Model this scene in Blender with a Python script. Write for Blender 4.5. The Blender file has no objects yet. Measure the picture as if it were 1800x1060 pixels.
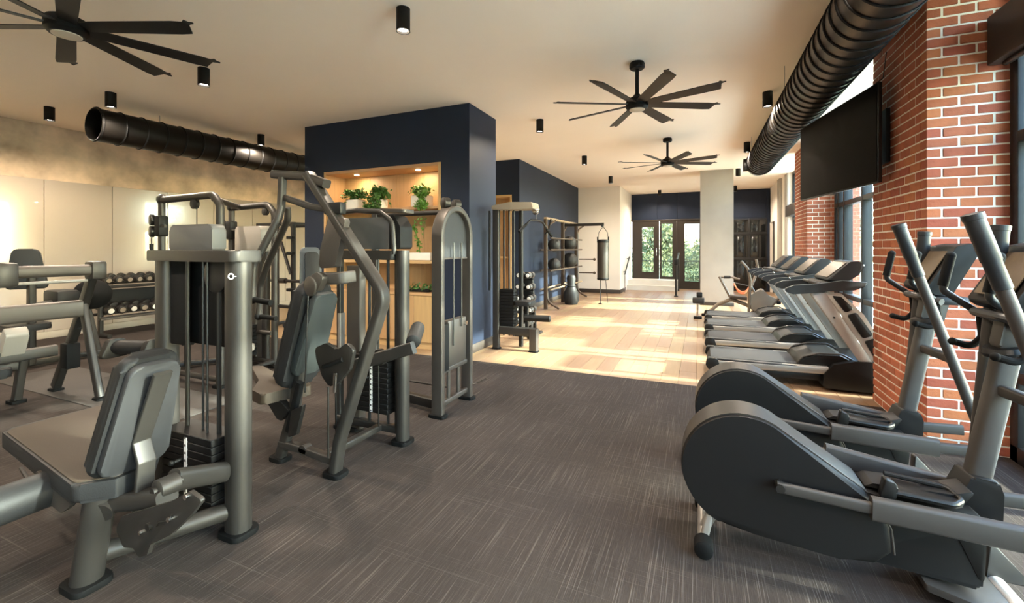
import bpy, bmesh, math, random
from mathutils import Vector, Matrix
random.seed(7)
SC = bpy.context.scene
COL = SC.collection
PI = math.pi

# ------------------------------------------------------------------ camera
CH = 1.55                      # eye height
FPX, HYP = 769.0, 436.0        # focal length and horizon row in the 1800x1060 frame
YAW = math.atan(329/769.0)     # the room's long axis (Y) lies to the right of the view axis
CEIL = 3.66
cd = bpy.data.cameras.new('camera'); cam = bpy.data.objects.new('camera', cd); COL.objects.link(cam)
cam.location = (0, 0, CH); cam.rotation_euler = (PI/2, 0, YAW)
cd.sensor_fit = 'HORIZONTAL'; cd.sensor_width = 36; cd.lens = FPX/1800*36
cd.shift_y = (HYP-530)/1800; cd.clip_start = 0.02; cd.clip_end = 400
SC.camera = cam

# ------------------------------------------------------------------ world, sun, exposure
SUN_EL, SUN_AZ = math.radians(23.5), math.radians(4)     # azimuth from +X towards +Y
w = bpy.data.worlds.new('sky'); SC.world = w; w.use_nodes = True
nt = w.node_tree; nt.nodes.clear()
sky = nt.nodes.new('ShaderNodeTexSky'); sky.sky_type = 'NISHITA'; sky.sun_disc = False
sky.sun_elevation = SUN_EL; sky.sun_rotation = PI/2 - SUN_AZ; sky.air_density = 1.0; sky.dust_density = 0.8; sky.ozone_density = 2.0
bg = nt.nodes.new('ShaderNodeBackground'); bg.inputs['Strength'].default_value = 2.4
wo = nt.nodes.new('ShaderNodeOutputWorld')
nt.links.new(sky.outputs[0], bg.inputs[0]); nt.links.new(bg.outputs[0], wo.inputs[0])
sl = bpy.data.lights.new('sun', 'SUN'); sl.energy = 19.0; sl.angle = math.radians(1.6); sl.color = (1, .91, .78)
so = bpy.data.objects.new('sun', sl); COL.objects.link(so); so.location = (20, 2, 12)
sd = Vector((-math.cos(SUN_EL)*math.cos(SUN_AZ), -math.cos(SUN_EL)*math.sin(SUN_AZ), -math.sin(SUN_EL)))
so.rotation_euler = sd.to_track_quat('-Z', 'Y').to_euler()
vs = SC.view_settings; vs.view_transform = 'Standard'; vs.look = 'None'; vs.gamma = 1.0; vs.exposure = 1.52
vs.use_curve_mapping = False

# ------------------------------------------------------------------ survey: a point of the photo on a known plane of the room
_c, _s = math.cos(YAW), math.sin(YAW)
def _ray(x, y):
    u = (x-900)/FPX
    return (-_s+u*_c, _c+u*_s, (HYP-y)/FPX)
def pz(x, y, Z=0.0):
    r = _ray(x, y); t = (Z-CH)/r[2]; return Vector((r[0]*t, r[1]*t, Z))
def px(x, y, X):
    r = _ray(x, y); t = X/r[0]; return Vector((X, r[1]*t, CH+r[2]*t))
def py(x, y, Y):
    r = _ray(x, y); t = Y/r[1]; return Vector((r[0]*t, Y, CH+r[2]*t))

# ------------------------------------------------------------------ materials
MATS = {}
def lin(c):
    return tuple(((v/255)/12.92 if v/255 <= .04045 else ((v/255+.055)/1.055)**2.4) for v in c)
def mat(name, col, rough=.5, metal=0.0, var=.0, scale=8, bump=0.0, bscale=60, emit=None, estr=0, spec=.5, coat=0, obj=False, stretch=None):
    if name in MATS: return MATS[name]
    m = bpy.data.materials.new(name); m.use_nodes = True; MATS[name] = m
    N, L = m.node_tree.nodes, m.node_tree.links
    b = N['Principled BSDF']
    b.inputs['Base Color'].default_value = (*lin(col), 1)
    b.inputs['Roughness'].default_value = rough; b.inputs['Metallic'].default_value = metal
    b.inputs['Specular IOR Level'].default_value = spec
    if coat: b.inputs['Coat Weight'].default_value = coat
    tc = N.new('ShaderNodeTexCoord'); mp = N.new('ShaderNodeMapping')
    L.new(tc.outputs['Object'], mp.inputs['Vector'])
    if stretch: mp.inputs['Scale'].default_value = stretch
    if var:
        nz = N.new('ShaderNodeTexNoise'); nz.inputs['Scale'].default_value = scale; nz.inputs['Detail'].default_value = 5
        L.new(mp.outputs[0], nz.inputs['Vector'])
        hv = N.new('ShaderNodeHueSaturation'); hv.inputs['Color'].default_value = (*lin(col), 1)
        mr = N.new('ShaderNodeMapRange'); mr.inputs['From Min'].default_value = .25; mr.inputs['From Max'].default_value = .75
        mr.inputs['To Min'].default_value = 1-var; mr.inputs['To Max'].default_value = 1+var
        L.new(nz.outputs['Fac'], mr.inputs['Value']); L.new(mr.outputs[0], hv.inputs['Value'])
        if obj:      # every object of this material its own shade
            oi = N.new('ShaderNodeObjectInfo'); m2 = N.new('ShaderNodeMapRange')
            m2.inputs['To Min'].default_value = 1-obj; m2.inputs['To Max'].default_value = 1+obj
            L.new(oi.outputs['Random'], m2.inputs['Value'])
            mm = N.new('ShaderNodeMath'); mm.operation = 'MULTIPLY'
            L.new(mr.outputs[0], mm.inputs[0]); L.new(m2.outputs[0], mm.inputs[1]); L.new(mm.outputs[0], hv.inputs['Value'])
            m3 = N.new('ShaderNodeMapRange'); m3.inputs['To Min'].default_value = .49; m3.inputs['To Max'].default_value = .51
            L.new(oi.outputs['Random'], m3.inputs['Value']); L.new(m3.outputs[0], hv.inputs['Hue'])
        L.new(hv.outputs[0], b.inputs['Base Color'])
    if bump:
        n2 = N.new('ShaderNodeTexNoise'); n2.inputs['Scale'].default_value = bscale; n2.inputs['Detail'].default_value = 3
        L.new(mp.outputs[0], n2.inputs['Vector'])
        bp = N.new('ShaderNodeBump'); bp.inputs['Strength'].default_value = bump; bp.inputs['Distance'].default_value = .01
        L.new(n2.outputs['Fac'], bp.inputs['Height']); L.new(bp.outputs[0], b.inputs['Normal'])
    if emit:
        b.inputs['Emission Color'].default_value = (*lin(emit), 1); b.inputs['Emission Strength'].default_value = estr
    return m

def m_carpet():
    m = mat('carpet', (96, 88, 82), .95, var=.10, scale=3, spec=.1)
    N, L = m.node_tree.nodes, m.node_tree.links; b = N['Principled BSDF']
    tc = N.new('ShaderNodeTexCoord')
    base = (*lin((55, 49, 46)), 1); pale = (*lin((86, 79, 74)), 1)
    def streak(sx, sy, seed, lo, hi):
        mp = N.new('ShaderNodeMapping'); mp.inputs['Scale'].default_value = (sx, sy, 1); mp.inputs['Location'].default_value = (seed, seed*2.3, 0)
        L.new(tc.outputs['Object'], mp.inputs[0])
        nz = N.new('ShaderNodeTexNoise'); nz.inputs['Scale'].default_value = 1; nz.inputs['Detail'].default_value = 2; nz.inputs['Roughness'].default_value = .6
        L.new(mp.outputs[0], nz.inputs['Vector'])
        r = N.new('ShaderNodeMapRange'); r.inputs['From Min'].default_value = lo; r.inputs['From Max'].default_value = hi
        L.new(nz.outputs['Fac'], r.inputs['Value']); return r
    a = streak(150, 1.6, 0, .55, .72)       # long yarn lines running down the room
    c = streak(1.3, 110, 5, .60, .76)       # fainter cross lines
    d = streak(260, 14, 11, .40, .75)
    big = streak(1.6, .9, 17, .35, .65)
    mx = N.new('ShaderNodeMix'); mx.data_type = 'RGBA'; mx.inputs['A'].default_value = base; mx.inputs['B'].default_value = pale
    ad = N.new('ShaderNodeMath'); ad.operation = 'MULTIPLY_ADD'; ad.inputs[1].default_value = .55
    L.new(c.outputs[0], ad.inputs[0]); L.new(a.outputs[0], ad.inputs[2])
    ad2 = N.new('ShaderNodeMath'); ad2.operation = 'MULTIPLY_ADD'; ad2.inputs[1].default_value = .25; ad2.use_clamp = True
    L.new(d.outputs[0], ad2.inputs[0]); L.new(ad.outputs[0], ad2.inputs[2])
    L.new(ad2.outputs[0], mx.inputs['Factor'])
    hv = N.new('ShaderNodeHueSaturation'); mr = N.new('ShaderNodeMapRange'); mr.inputs['To Min'].default_value = .88; mr.inputs['To Max'].default_value = 1.1
    L.new(big.outputs[0], mr.inputs['Value']); L.new(mr.outputs[0], hv.inputs['Value']); L.new(mx.outputs['Result'], hv.inputs['Color'])
    L.new(hv.outputs[0], b.inputs['Base Color'])
    bp = N.new('ShaderNodeBump'); bp.inputs['Strength'].default_value = .5; bp.inputs['Distance'].default_value = .004
    L.new(ad2.outputs[0], bp.inputs['Height']); L.new(bp.outputs[0], b.inputs['Normal'])
    return m

def m_wood(name, col, rough, axis, obj=.06, sc=1.0):
    # grain streaks along one axis
    st = {'x': (.6*sc, 9*sc, 9*sc), 'y': (9*sc, .6*sc, 9*sc), 'z': (9*sc, 9*sc, .6*sc)}[axis]
    return mat(name, col, rough, var=.10, scale=3, bump=.05, bscale=12, obj=obj, stretch=st, spec=.4)

def m_glass(name, tint=(225, 235, 235), refl=.06):
    if name in MATS: return MATS[name]
    m = bpy.data.materials.new(name); m.use_nodes = True; MATS[name] = m
    N, L = m.node_tree.nodes, m.node_tree.links; N.clear()
    o = N.new('ShaderNodeOutputMaterial'); t = N.new('ShaderNodeBsdfTransparent'); g = N.new('ShaderNodeBsdfGlossy')
    t.inputs[0].default_value = (*lin(tint), 1); g.inputs['Roughness'].default_value = .02
    fr = N.new('ShaderNodeLayerWeight'); fr.inputs['Blend'].default_value = .12
    mr = N.new('ShaderNodeMapRange'); mr.inputs['To Min'].default_value = refl; mr.inputs['To Max'].default_value = .55
    mx = N.new('ShaderNodeMixShader'); L.new(fr.outputs['Facing'], mr.inputs[0]); L.new(mr.outputs[0], mx.inputs[0])
    L.new(t.outputs[0], mx.inputs[1]); L.new(g.outputs[0], mx.inputs[2]); L.new(mx.outputs[0], o.inputs[0])
    return m

FRAME = mat('gunmetal_paint', (60, 57, 54), .43, .5, var=.05, scale=4, bump=.02, bscale=300)
FRAME2 = mat('bronze_grey_paint', (74, 68, 63), .42, .4, var=.05, scale=4)
DARKM = mat('dark_steel', (44, 42, 40), .42, .5, var=.06, scale=5)
BLACK = mat('black_plastic', (17, 17, 17), .5, var=.08, scale=6, spec=.3)
RUBBER = mat('black_rubber', (11, 11, 11), .75, spec=.2)
VINYL = mat('charcoal_vinyl', (31, 31, 32), .52, var=.06, scale=7, bump=.08, bscale=180, spec=.3)
VINYLB = mat('brown_grey_vinyl', (62, 53, 44), .62, var=.06, scale=7, bump=.08, bscale=180, spec=.3)
SHELL = mat('charcoal_shell', (21, 20, 20), .5, var=.05, scale=3, bump=.06, bscale=500, spec=.22)
SILVER = mat('silver_metal', (160, 155, 149), .35, .6, var=.04, scale=5)
CHROME = mat('chrome', (210, 208, 205), .15, 1.0)
CABLE = mat('black_cable', (14, 14, 14), .4)
STACK = mat('black_weight_iron', (18, 17, 17), .55, .1, var=.08, scale=6, spec=.25)
PRINT = mat('white_print', (225, 225, 222), .6)
WHITE = mat('white_plastic', (226, 222, 214), .45, var=.03, scale=5)
MBLACK = mat('matt_black_paint', (11, 10, 10), .55, var=.06, scale=6, spec=.25)

# ------------------------------------------------------------------ mesh helpers (each adds to a bmesh)
def BM(): return bmesh.new()
def V(*a): return Vector(a)
def box(bm, c, s, bev=0.0, rot=None, seg=2):
    M = Matrix.Translation(Vector(c)) @ (rot.to_4x4() if rot else Matrix.Identity(4)) @ Matrix.Diagonal((*s, 1))
    r = bmesh.ops.create_cube(bm, size=1, matrix=M)
    if bev > 0:
        ed = {e for v in r['verts'] for e in v.link_edges}
        bmesh.ops.bevel(bm, geom=list(ed), offset=min(bev, min(s)*.49), segments=seg, profile=.5, affect='EDGES', clamp_overlap=True)
    return bm
def box2(bm, a, b, bev=0.0, seg=2):
    a, b = Vector(a), Vector(b)
    return box(bm, (a+b)/2, [max(abs(q), 1e-4) for q in (b-a)], bev, None, seg)
def fillet(pts, r, n=6):
    pts = [Vector(p) for p in pts]
    if r <= 0 or len(pts) < 3: return pts
    out = [pts[0]]
    for i in range(1, len(pts)-1):
        p, a, b = pts[i], pts[i-1], pts[i+1]
        u, v = (a-p), (b-p); lu, lv = u.length, v.length
        u.normalize(); v.normalize()
        d = max(-1, min(1, u.dot(v))); ang = math.acos(d)
        if ang > PI-.03: out.append(p); continue
        t = min(r/math.tan(ang/2), lu*.48, lv*.48); rr = t*math.tan(ang/2)
        bis = (u+v).normalized(); cen = p+bis*(rr/math.sin(ang/2))
        s0, s1 = p+u*t-cen, p+v*t-cen
        tot = PI-ang; ax = s0.cross(s1).normalized()
        for k in range(n+1): out.append(cen+Matrix.Rotation(tot*k/n, 3, ax) @ s0)
    out.append(pts[-1]); return out
def sweep(bm, pts, prof, up=None, cap=True, scale=None, closed=False):
    """prof: 2-D loop (a,b): a along the side axis, b along the up axis"""
    pts = [Vector(p) for p in pts]; n = len(pts); rings = []
    tang = []
    for i in range(n):
        a = pts[i-1] if (i > 0 or closed) else pts[i]; b = pts[(i+1) % n] if (i < n-1 or closed) else pts[i]
        tang.append((b-a).normalized())
    if up is None:
        up = Vector((0, 0, 1)) if abs(tang[0].z) < .9 else Vector((0, 1, 0))
    u = Vector(up)
    for i in range(n):
        t = tang[i]; u = (u-t*u.dot(t))
        if u.length < 1e-5: u = t.orthogonal()
        u.normalize(); sd_ = t.cross(u)
        k = 1.0
        if 0 < i < n-1 or closed:
            pass
        sc = scale[i] if scale else 1
        rings.append([bm.verts.new(pts[i]+sd_*(a*sc)+u*(b*sc)) for a, b in prof])
    m = len(prof)
    for i in range(n-1 if not closed else n):
        r0, r1 = rings[i], rings[(i+1) % n]
        for j in range(m):
            bm.faces.new((r0[j], r0[(j+1) % m], r1[(j+1) % m], r1[j]))
    if cap and not closed:
        bm.faces.new(rings[0][::-1]); bm.faces.new(rings[-1])
    return bm
def circ(r, n=12): return [(r*math.cos(2*PI*k/n), r*math.sin(2*PI*k/n)) for k in range(n)]
def rrect(w_, h_, r=.012, n=3):
    o = []; r = min(r, w_*.49, h_*.49)
    for cx, cy, a0 in ((w_/2-r, h_/2-r, 0), (-w_/2+r, h_/2-r, PI/2), (-w_/2+r, -h_/2+r, PI), (w_/2-r, -h_/2+r, 3*PI/2)):
        for k in range(n+1):
            a = a0+PI/2*k/n; o.append((cx+r*math.cos(a), cy+r*math.sin(a)))
    return o
def tube(bm, pts, r, fil=0.0, n=12, up=None): return sweep(bm, fillet(pts, fil), circ(r, n), up)
def rtube(bm, pts, w_, h_, fil=0.0, up=None, r=.012): return sweep(bm, fillet(pts, fil), rrect(w_, h_, r), up)
def cyl(bm, a, b, r, r2=None, n=16):
    r2 = r if r2 is None else r2
    return sweep(bm, [a, b], circ(1, n), None, True, [r, r2])
def prism(bm, pts, vec, bev=0.0, seg=2):
    """flat outline (3-D points) extruded by vec"""
    pts = [Vector(p) for p in pts]; vec = Vector(vec)
    a = [bm.verts.new(p) for p in pts]; b = [bm.verts.new(p+vec) for p in pts]; n = len(pts)
    fs = [bm.faces.new(a), bm.faces.new(b[::-1])]
    for i in range(n): fs.append(bm.faces.new((a[i], b[i], b[(i+1) % n], a[(i+1) % n])))
    if bev > 0:
        ed = list(fs[0].edges)+list(fs[1].edges)
        bmesh.ops.bevel(bm, geom=ed, offset=bev, segments=seg, profile=.5, affect='EDGES', clamp_overlap=True)
    return bm
def rpoly(pts, r, n=5):
    """closed outline with rounded corners"""
    pts = [Vector(p) for p in pts]; m = len(pts); out = []
    for i in range(m):
        f = fillet([(pts[i-1]+pts[i])/2, pts[i], (pts[i]+pts[(i+1) % m])/2], r[i] if isinstance(r, (list, tuple)) else r, n)
        out += f[1:-1]
    return out
def lathe(bm, prof, c=(0, 0, 0), axis=(0, 0, 1), n=20):
    """prof: (radius, height) pairs along axis"""
    c = Vector(c); ax = Vector(axis).normalized(); e1 = ax.orthogonal().normalized(); e2 = ax.cross(e1); rings = []
    for r, h in prof:
        if r < 1e-5: rings.append([bm.verts.new(c+ax*h)])
        else: rings.append([bm.verts.new(c+ax*h+e1*(r*math.cos(2*PI*k/n))+e2*(r*math.sin(2*PI*k/n))) for k in range(n)])
    for a, b in zip(rings, rings[1:]):
        if len(a) == 1 and len(b) == 1: continue
        for k in range(n):
            k2 = (k+1) % n
            if len(a) == 1: bm.faces.new((a[0], b[k2], b[k]))
            elif len(b) == 1: bm.faces.new((a[k], a[k2], b[0]))
            else: bm.faces.new((a[k], a[k2], b[k2], b[k]))
    if len(rings[0]) > 1: bm.faces.new(rings[0][::-1])
    if len(rings[-1]) > 1: bm.faces.new(rings[-1])
    return bm
def ball(bm, c, r, s=(1, 1, 1), n=2):
    bmesh.ops.create_icosphere(bm, subdivisions=n, radius=r, matrix=Matrix.Translation(Vector(c)) @ Matrix.Diagonal((*s, 1))); return bm
def torus(bm, c, R, r, axis=(0, 0, 1), n=20, m=8):
    c = Vector(c); ax = Vector(axis).normalized(); e1 = ax.orthogonal().normalized(); e2 = ax.cross(e1)
    return sweep(bm, [c+e1*(R*math.cos(2*PI*k/n))+e2*(R*math.sin(2*PI*k/n)) for k in range(n)], circ(r, m), ax, closed=True)

ORG = {}
def obj(name, bm, material, parent=None, world=True, smooth=True):
    """one mesh object; with a parent it becomes a part (mesh moved into the thing's own frame)"""
    org = ORG.get(parent.name, Vector((0, 0, 0))) if parent else Vector((0, 0, 0))
    if parent and world: bmesh.ops.translate(bm, verts=bm.verts, vec=-org)
    bmesh.ops.recalc_face_normals(bm, faces=bm.faces)
    me = bpy.data.meshes.new(name); bm.to_mesh(me); bm.free()
    if smooth: me.shade_smooth(); me.set_sharp_from_angle(angle=.62)
    for m in (material if isinstance(material, (list, tuple)) else [material]): me.materials.append(m)
    o = bpy.data.objects.new(name, me); COL.objects.link(o)
    if parent: o.parent = parent
    ORG[o.name] = org
    return o
def tag(o, label, cat, group=None):
    o['label'] = label; o['category'] = cat
    if group: o['group'] = group
    return o
def thing(name, label, cat, loc=(0, 0, 0), rz=0, group=None):
    o = bpy.data.objects.new(name, None); COL.objects.link(o); o.location = loc; o.rotation_euler.z = rz
    o.empty_display_size = .1; ORG[o.name] = Vector(loc)
    return tag(o, label, cat, group)
def struct(name, bm, material, parent=None, smooth=True, label=None):
    o = obj(name, bm, material, parent, smooth=smooth)
    if not parent: o['kind'] = 'structure'
    if label: o['label'] = label
    return o
def stuff(o): o['kind'] = 'stuff'; return o
def copy_thing(root, loc, label, rz=None):
    r = root.copy(); COL.objects.link(r); r.location = loc; r['label'] = label
    if rz is not None: r.rotation_euler.z = rz
    for ch in list(root.children):
        c = ch.copy(); COL.objects.link(c); c.parent = r
        for g in ch.children:
            d = g.copy(); COL.objects.link(d); d.parent = c
    return r
def origin_bottom(o):
    """move a one-mesh thing's origin to the middle of its base"""
    me = o.data; xs = [v.co.x for v in me.vertices]; ys = [v.co.y for v in me.vertices]; zs = [v.co.z for v in me.vertices]
    c = Vector(((min(xs)+max(xs))/2, (min(ys)+max(ys))/2, min(zs)))
    me.transform(Matrix.Translation(-c)); o.location = c; return o
# ================================================================== THE ROOM
XL, XR0, XR1 = -10.3, 2.1, 2.45       # left wall, near window line, far window line
YB, YE = -5.0, 17.8                   # back and end wall
YC = 5.33                             # carpet meets oak floor
BLUE = mat('navy_paint', (38, 45, 60), .5, var=.05, scale=1.2, bump=.03, bscale=120, spec=.15)
CEILM = mat('ceiling_paint', (250, 232, 212), .8, var=.02, scale=1.0, bump=.02, bscale=200)
CONC = mat('concrete', (200, 176, 150), .75, var=.42, scale=2.4, bump=.10, bscale=14)
PLASTER = mat('white_plaster', (232, 222, 210), .7, var=.03, scale=2)
COLM = mat('pale_concrete', (158, 149, 139), .7, var=.07, scale=2.2, bump=.06, bscale=20)
PANEL = mat('gloss_white_panel', (178, 164, 150), .16, var=.02, scale=1, spec=.9, coat=.6)
BASEB = mat('baseboard_brown', (60, 52, 46), .5, var=.06, scale=5)
FRAMEW = mat('window_bronze', (36, 34, 33), .4, .35, var=.06, scale=5)
DOORM = mat('door_dark_bronze', (48, 41, 35), .42, .2, var=.06, scale=4)
OAK = m_wood('oak_floor', (146, 119, 92), .42, 'y', obj=.07)
OAKV = m_wood('oak_cabinet', (182, 144, 102), .5, 'z', obj=.04)
OAKH = m_wood('oak_shelf', (186, 148, 106), .5, 'x', obj=.03)
BRICK = mat('red_brick', (165, 90, 60), .85, var=.16, scale=11, bump=.35, bscale=70, obj=.16)
MORTAR = mat('pale_mortar', (228, 216, 200), .95, var=.06, scale=20, bump=.2, bscale=90)
GLASS = m_glass('window_glass')
DGLASS = m_glass('tinted_door_glass', (182, 184, 172), .05)

# floor
bm = BM(); box2(bm, (XL-.2, YB-.2, -.16), (XR1+.25, YE+.2, -.014)); floor = struct('floor', bm, mat('subfloor', (90, 84, 78), .9))
bm = BM(); box2(bm, (XL, YB, -.014), (XR1, YC, 0)); c_ = struct('carpet', bm, m_carpet(), floor); c_['label'] = 'taupe carpet with pale yarn lines'
bm = BM(); box2(bm, (XL, YC, -.014), (-3.95, YE, 0)); struct('oak_flooring', bm, OAK, floor)
pw, plen = .196, 1.9
meshes = {}
ncol = int((XR1+3.95)/pw)+1
for i in range(ncol):
    x0 = -3.95+i*pw; x1 = min(x0+pw, XR1); y = YC; off = (i*.67) % plen; k = 0
    if x1-x0 < .02: continue
    while y < YE-.01:
        y1 = min(y+(plen-off if k == 0 and plen-off > .25 else plen), YE)
        if YE-y1 < .25: y1 = YE
        key = (round(x1-x0, 3), round(y1-y, 3))
        if key not in meshes:
            b = BM(); box(b, (0, 0, -.007), (key[0]-.0025, key[1]-.0025, .014), .0012, None, 1)
            me = bpy.data.meshes.new('plank'); b.to_mesh(me); b.free(); me.materials.append(OAK); meshes[key] = me
        o = bpy.data.objects.new('plank', meshes[key]); COL.objects.link(o); o.location = ((x0+x1)/2, (y+y1)/2, 0); o.parent = floor
        y = y1; k += 1

# ceiling
bm = BM(); box2(bm, (XL-.2, YB-.2, CEIL), (XR1+.25, YE+.2, CEIL+.2)); struct('ceiling', bm, CEILM)

# left wall: concrete band above, gloss panels below
bm = BM(); box2(bm, (XL-.2, YB, 0), (XL, 11.0, CEIL)); wl = struct('wall_left', bm, CONC)
ptop, pwid = 2.72, .945
pm = None
for k in range(-8, 8):
    y0 = 3.72+k*pwid
    if pm is None:
        b = BM(); box(b, (.016, 0, 0), (.032, pwid-.008, ptop-.12), .003, None, 1)
        pm = bpy.data.meshes.new('wall_panel'); b.to_mesh(pm); b.free(); pm.materials.append(PANEL)
    o = bpy.data.objects.new('wall_panel', pm); COL.objects.link(o); o.parent = wl; o.location = (XL, y0+pwid/2, .12+(ptop-.12)/2)
bm = BM(); box2(bm, (XL, YB, 0), (XL+.03, 11, .118), .004); struct('baseboard_left', bm, mat('baseboard_pale', (170, 158, 142), .5, var=.04, scale=4))
bm = BM(); box2(bm, (XL-.2, 11, 0), (-6.33, 11.2, CEIL)); struct('wall_side', bm, PLASTER)
bm = BM(); box2(bm, (XL-.2, YB-.2, 0), (XR1+.25, YB, CEIL)); struct('wall_back', bm, PLASTER)

# navy block with a niche for the oak shelves
BX0, BX1, BY0, BY1 = -6.33, -3.07, 5.6, 6.5
NX0, NX1, NZ1, ND = -5.88, -3.55, 2.84, .46
bm = BM()
box2(bm, (BX0, BY0, 0), (NX0, BY1, CEIL)); box2(bm, (NX1, BY0, 0), (BX1, BY1, CEIL))
box2(bm, (NX0, BY0, NZ1), (NX1, BY1, CEIL)); box2(bm, (NX0, BY0+ND+.02, 0), (NX1, BY1, NZ1))
bmesh.ops.remove_doubles(bm, verts=bm.verts, dist=1e-5)
struct('wall_navy_block', bm, BLUE)
bm = BM(); box2(bm, (BX1, BY0-.012, 0), (BX1+.014, BY1, .13), .003); box2(bm, (NX1+.04, BY0-.014, 0), (BX1+.014, BY0, .13), .003)
box2(bm, (BX0, BY0-.014, 0), (NX0-.04, BY0, .13), .003)
struct('baseboard_navy_block', bm, BASEB)
# second navy block along the oak floor, with its own small oak niche
CX1, CY0, CY1 = -3.92, 9.6, 15.1
bm = BM()
box2(bm, (-4.11, CY0, 0), (CX1, CY1, CEIL)); box2(bm, (-6.33, CY0+.35, 0), (-4.11, CY1, CEIL)); box2(bm, (-6.33, CY0, 2.83), (-4.11, CY0+.35, CEIL)); box2(bm, (-6.33, CY0, 0), (-5.3, CY0+.35, 2.83))
struct('wall_navy_far', bm, BLUE)
bm = BM(); box2(bm, (CX1, CY0-.012, 0), (CX1+.014, CY1, .12), .003); struct('baseboard_navy_far', bm, BASEB)
# white block, concrete column, end wall
WX1 = -2.47
bm = BM(); box2(bm, (CX1-.5, CY1, 0), (WX1, YE, CEIL)); struct('wall_white_block', bm, PLASTER)
bm = BM(); box2(bm, (CX1+.02, CY1-.016, 0), (WX1+.014, CY1, .13), .003); box2(bm, (WX1, CY1-.016, 0), (WX1+.014, 16.3, .13), .003); struct('baseboard_white_block', bm, BASEB)
bm = BM(); box2(bm, (.03, 13.0, 0), (.84, 13.8, CEIL)); struct('wall_column', bm, COLM)
bm = BM(); box2(bm, (.02, 12.984, 0), (.85, 13.0, .09), .003); box2(bm, (.014, 12.984, 0), (.03, 13.8, .09), .003); struct('baseboard_column', bm, BASEB)
# end wall: header of navy panels over dark doors
DZ = 2.6
bm = BM(); box2(bm, (WX1, YE, DZ), (XR1+.2, YE+.2, CEIL)); box2(bm, (.1, YE, 0), (1.1, YE+.2, DZ)); box2(bm, (2.2, YE, 0), (XR1+.2, YE+.2, DZ)); we = struct('wall_end', bm, BLUE)
for a, b_ in ((WX1, -1.5), (-1.5, -.76), (-.76, .06), (.06, 1.1), (1.1, 2.2)):
    b = BM(); box2(b, (a+.006, YE-.022, DZ+.05), (b_-.006, YE, CEIL-.004), .003); obj('wall_panel', b, BLUE, we)
# raised landing and step to the doors
LZ = .36
bm = BM(); box2(bm, (WX1, 16.9, 0), (-.74, YE, LZ)); box2(bm, (WX1, 16.6, 0), (-.74, 16.9, LZ/2)); struct('floor_landing', bm, mat('landing_stone', (205, 198, 188), .5, var=.05, scale=4))

def door(name, x0, x1, z0, z1, gx0, gx1, gz0, gz1, handle=None):
    b = BM(); y0, y1 = YE-.03, YE+.06
    box2(b, (x0, y0, z0), (gx0, y1, z1)); box2(b, (gx1, y0, z0), (x1, y1, z1))
    box2(b, (gx0, y0, z0), (gx1, y1, gz0)); box2(b, (gx0, y0, gz1), (gx1, y1, z1))
    d = struct(name, b, DOORM)
    b = BM(); box2(b, (gx0, YE+.012, gz0), (gx1, YE+.02, gz1)); obj('glass_pane', b, DGLASS, d)
    b = BM()
    for q in ((gx0, gx0+.02), (gx1-.02, gx1)): box2(b, (q[0], y0-.008, gz0), (q[1], y0+.01, gz1), .003)
    for q in ((gz0, gz0+.02), (gz1-.02, gz1)): box2(b, (gx0, y0-.008, q[0]), (gx1, y0+.01, q[1]), .003)
    obj('glazing_bead', b, FRAMEW, d)
    if handle is not None:
        b = BM(); tube(b, [(handle, y0, 1.25), (handle, y0-.06, 1.25), (handle, y0-.06, 1.55), (handle, y0, 1.55)], .012, .02, 8); obj('door_handle', b, CHROME, d)
    return d
door('door_1', WX1+.03, -1.42, LZ, DZ, -2.07, -1.61, .60, 2.38, -1.52)
door('door_2', -1.40, -.80, LZ, DZ, -1.35, -.92, .44, 2.50)
door('door_3', -.76, .09, 0, DZ, -.52, .03, .28, 2.48)
bm = BM(); box2(bm, (WX1, YE-.05, DZ-.02), (1.1, YE+.06, DZ+.05), .004); box2(bm, (-.80, YE-.05, 0), (-.76, YE+.06, DZ), .003); struct('trim_1', bm, DOORM)
# dark metal door at the right end
bm = BM(); box2(bm, (1.12, YE-.03, 0), (2.2, YE+.05, DZ)); d4 = struct('door_4', bm, mat('black_door', (30, 28, 27), .35, .2, var=.05, scale=3))
bm = BM(); box2(bm, (1.12, YE-.06, 2.02), (2.2, YE-.03, 2.10), .004); box2(bm, (1.12, YE-.06, 1.12), (2.2, YE-.03, 1.19), .004); box2(bm, (1.63, YE-.05, .05), (1.67, YE-.03, DZ), .003); obj('door_rail', bm, FRAMEW, d4)
bm = BM()
for z0, z1 in ((.08, 1.1), (1.22, 2.0), (2.13, 2.56)):
    for a, b_ in ((1.16, 1.61), (1.69, 2.16)): box2(bm, (a, YE-.04, z0), (b_, YE-.028, z1), .004)
obj('door_panel', bm, mat('black_glass_panel', (22, 23, 24), .12), d4)

# right wall beyond the second pier: pale wall with a dark doorway and a slim window
XW = 2.3
bm = BM(); box2(bm, (XW, 14.35, 0), (XW+.3, 16.75, CEIL)); box2(bm, (XW, 16.75, 2.45), (XW+.3, YE, CEIL)); box2(bm, (XW, 17.65, 0), (XW+.3, YE, CEIL)); wr = struct('wall_right', bm, PLASTER)
bm = BM(); box2(bm, (XW-.07, 15.35, 0), (XW, 15.75, CEIL), .01); box2(bm, (XW-.03, 14.35, 0), (XW, 14.75, CEIL), .01); obj('pilaster', bm, COLM, wr)
bm = BM(); box2(bm, (XW+.06, 16.75, 0), (XW+.12, 17.65, 2.45)); d5 = struct('door_5', bm, mat('charcoal_door', (40, 38, 36), .4))
bm = BM(); cyl(bm, (XW+.06, 16.9, 1.02), (XW-.0, 16.9, 1.02), .012, n=10); cyl(bm, (XW, 16.9, 1.02), (XW, 17.05, 1.02), .011, n=10); obj('door_handle', bm, CHROME, d5)

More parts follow.
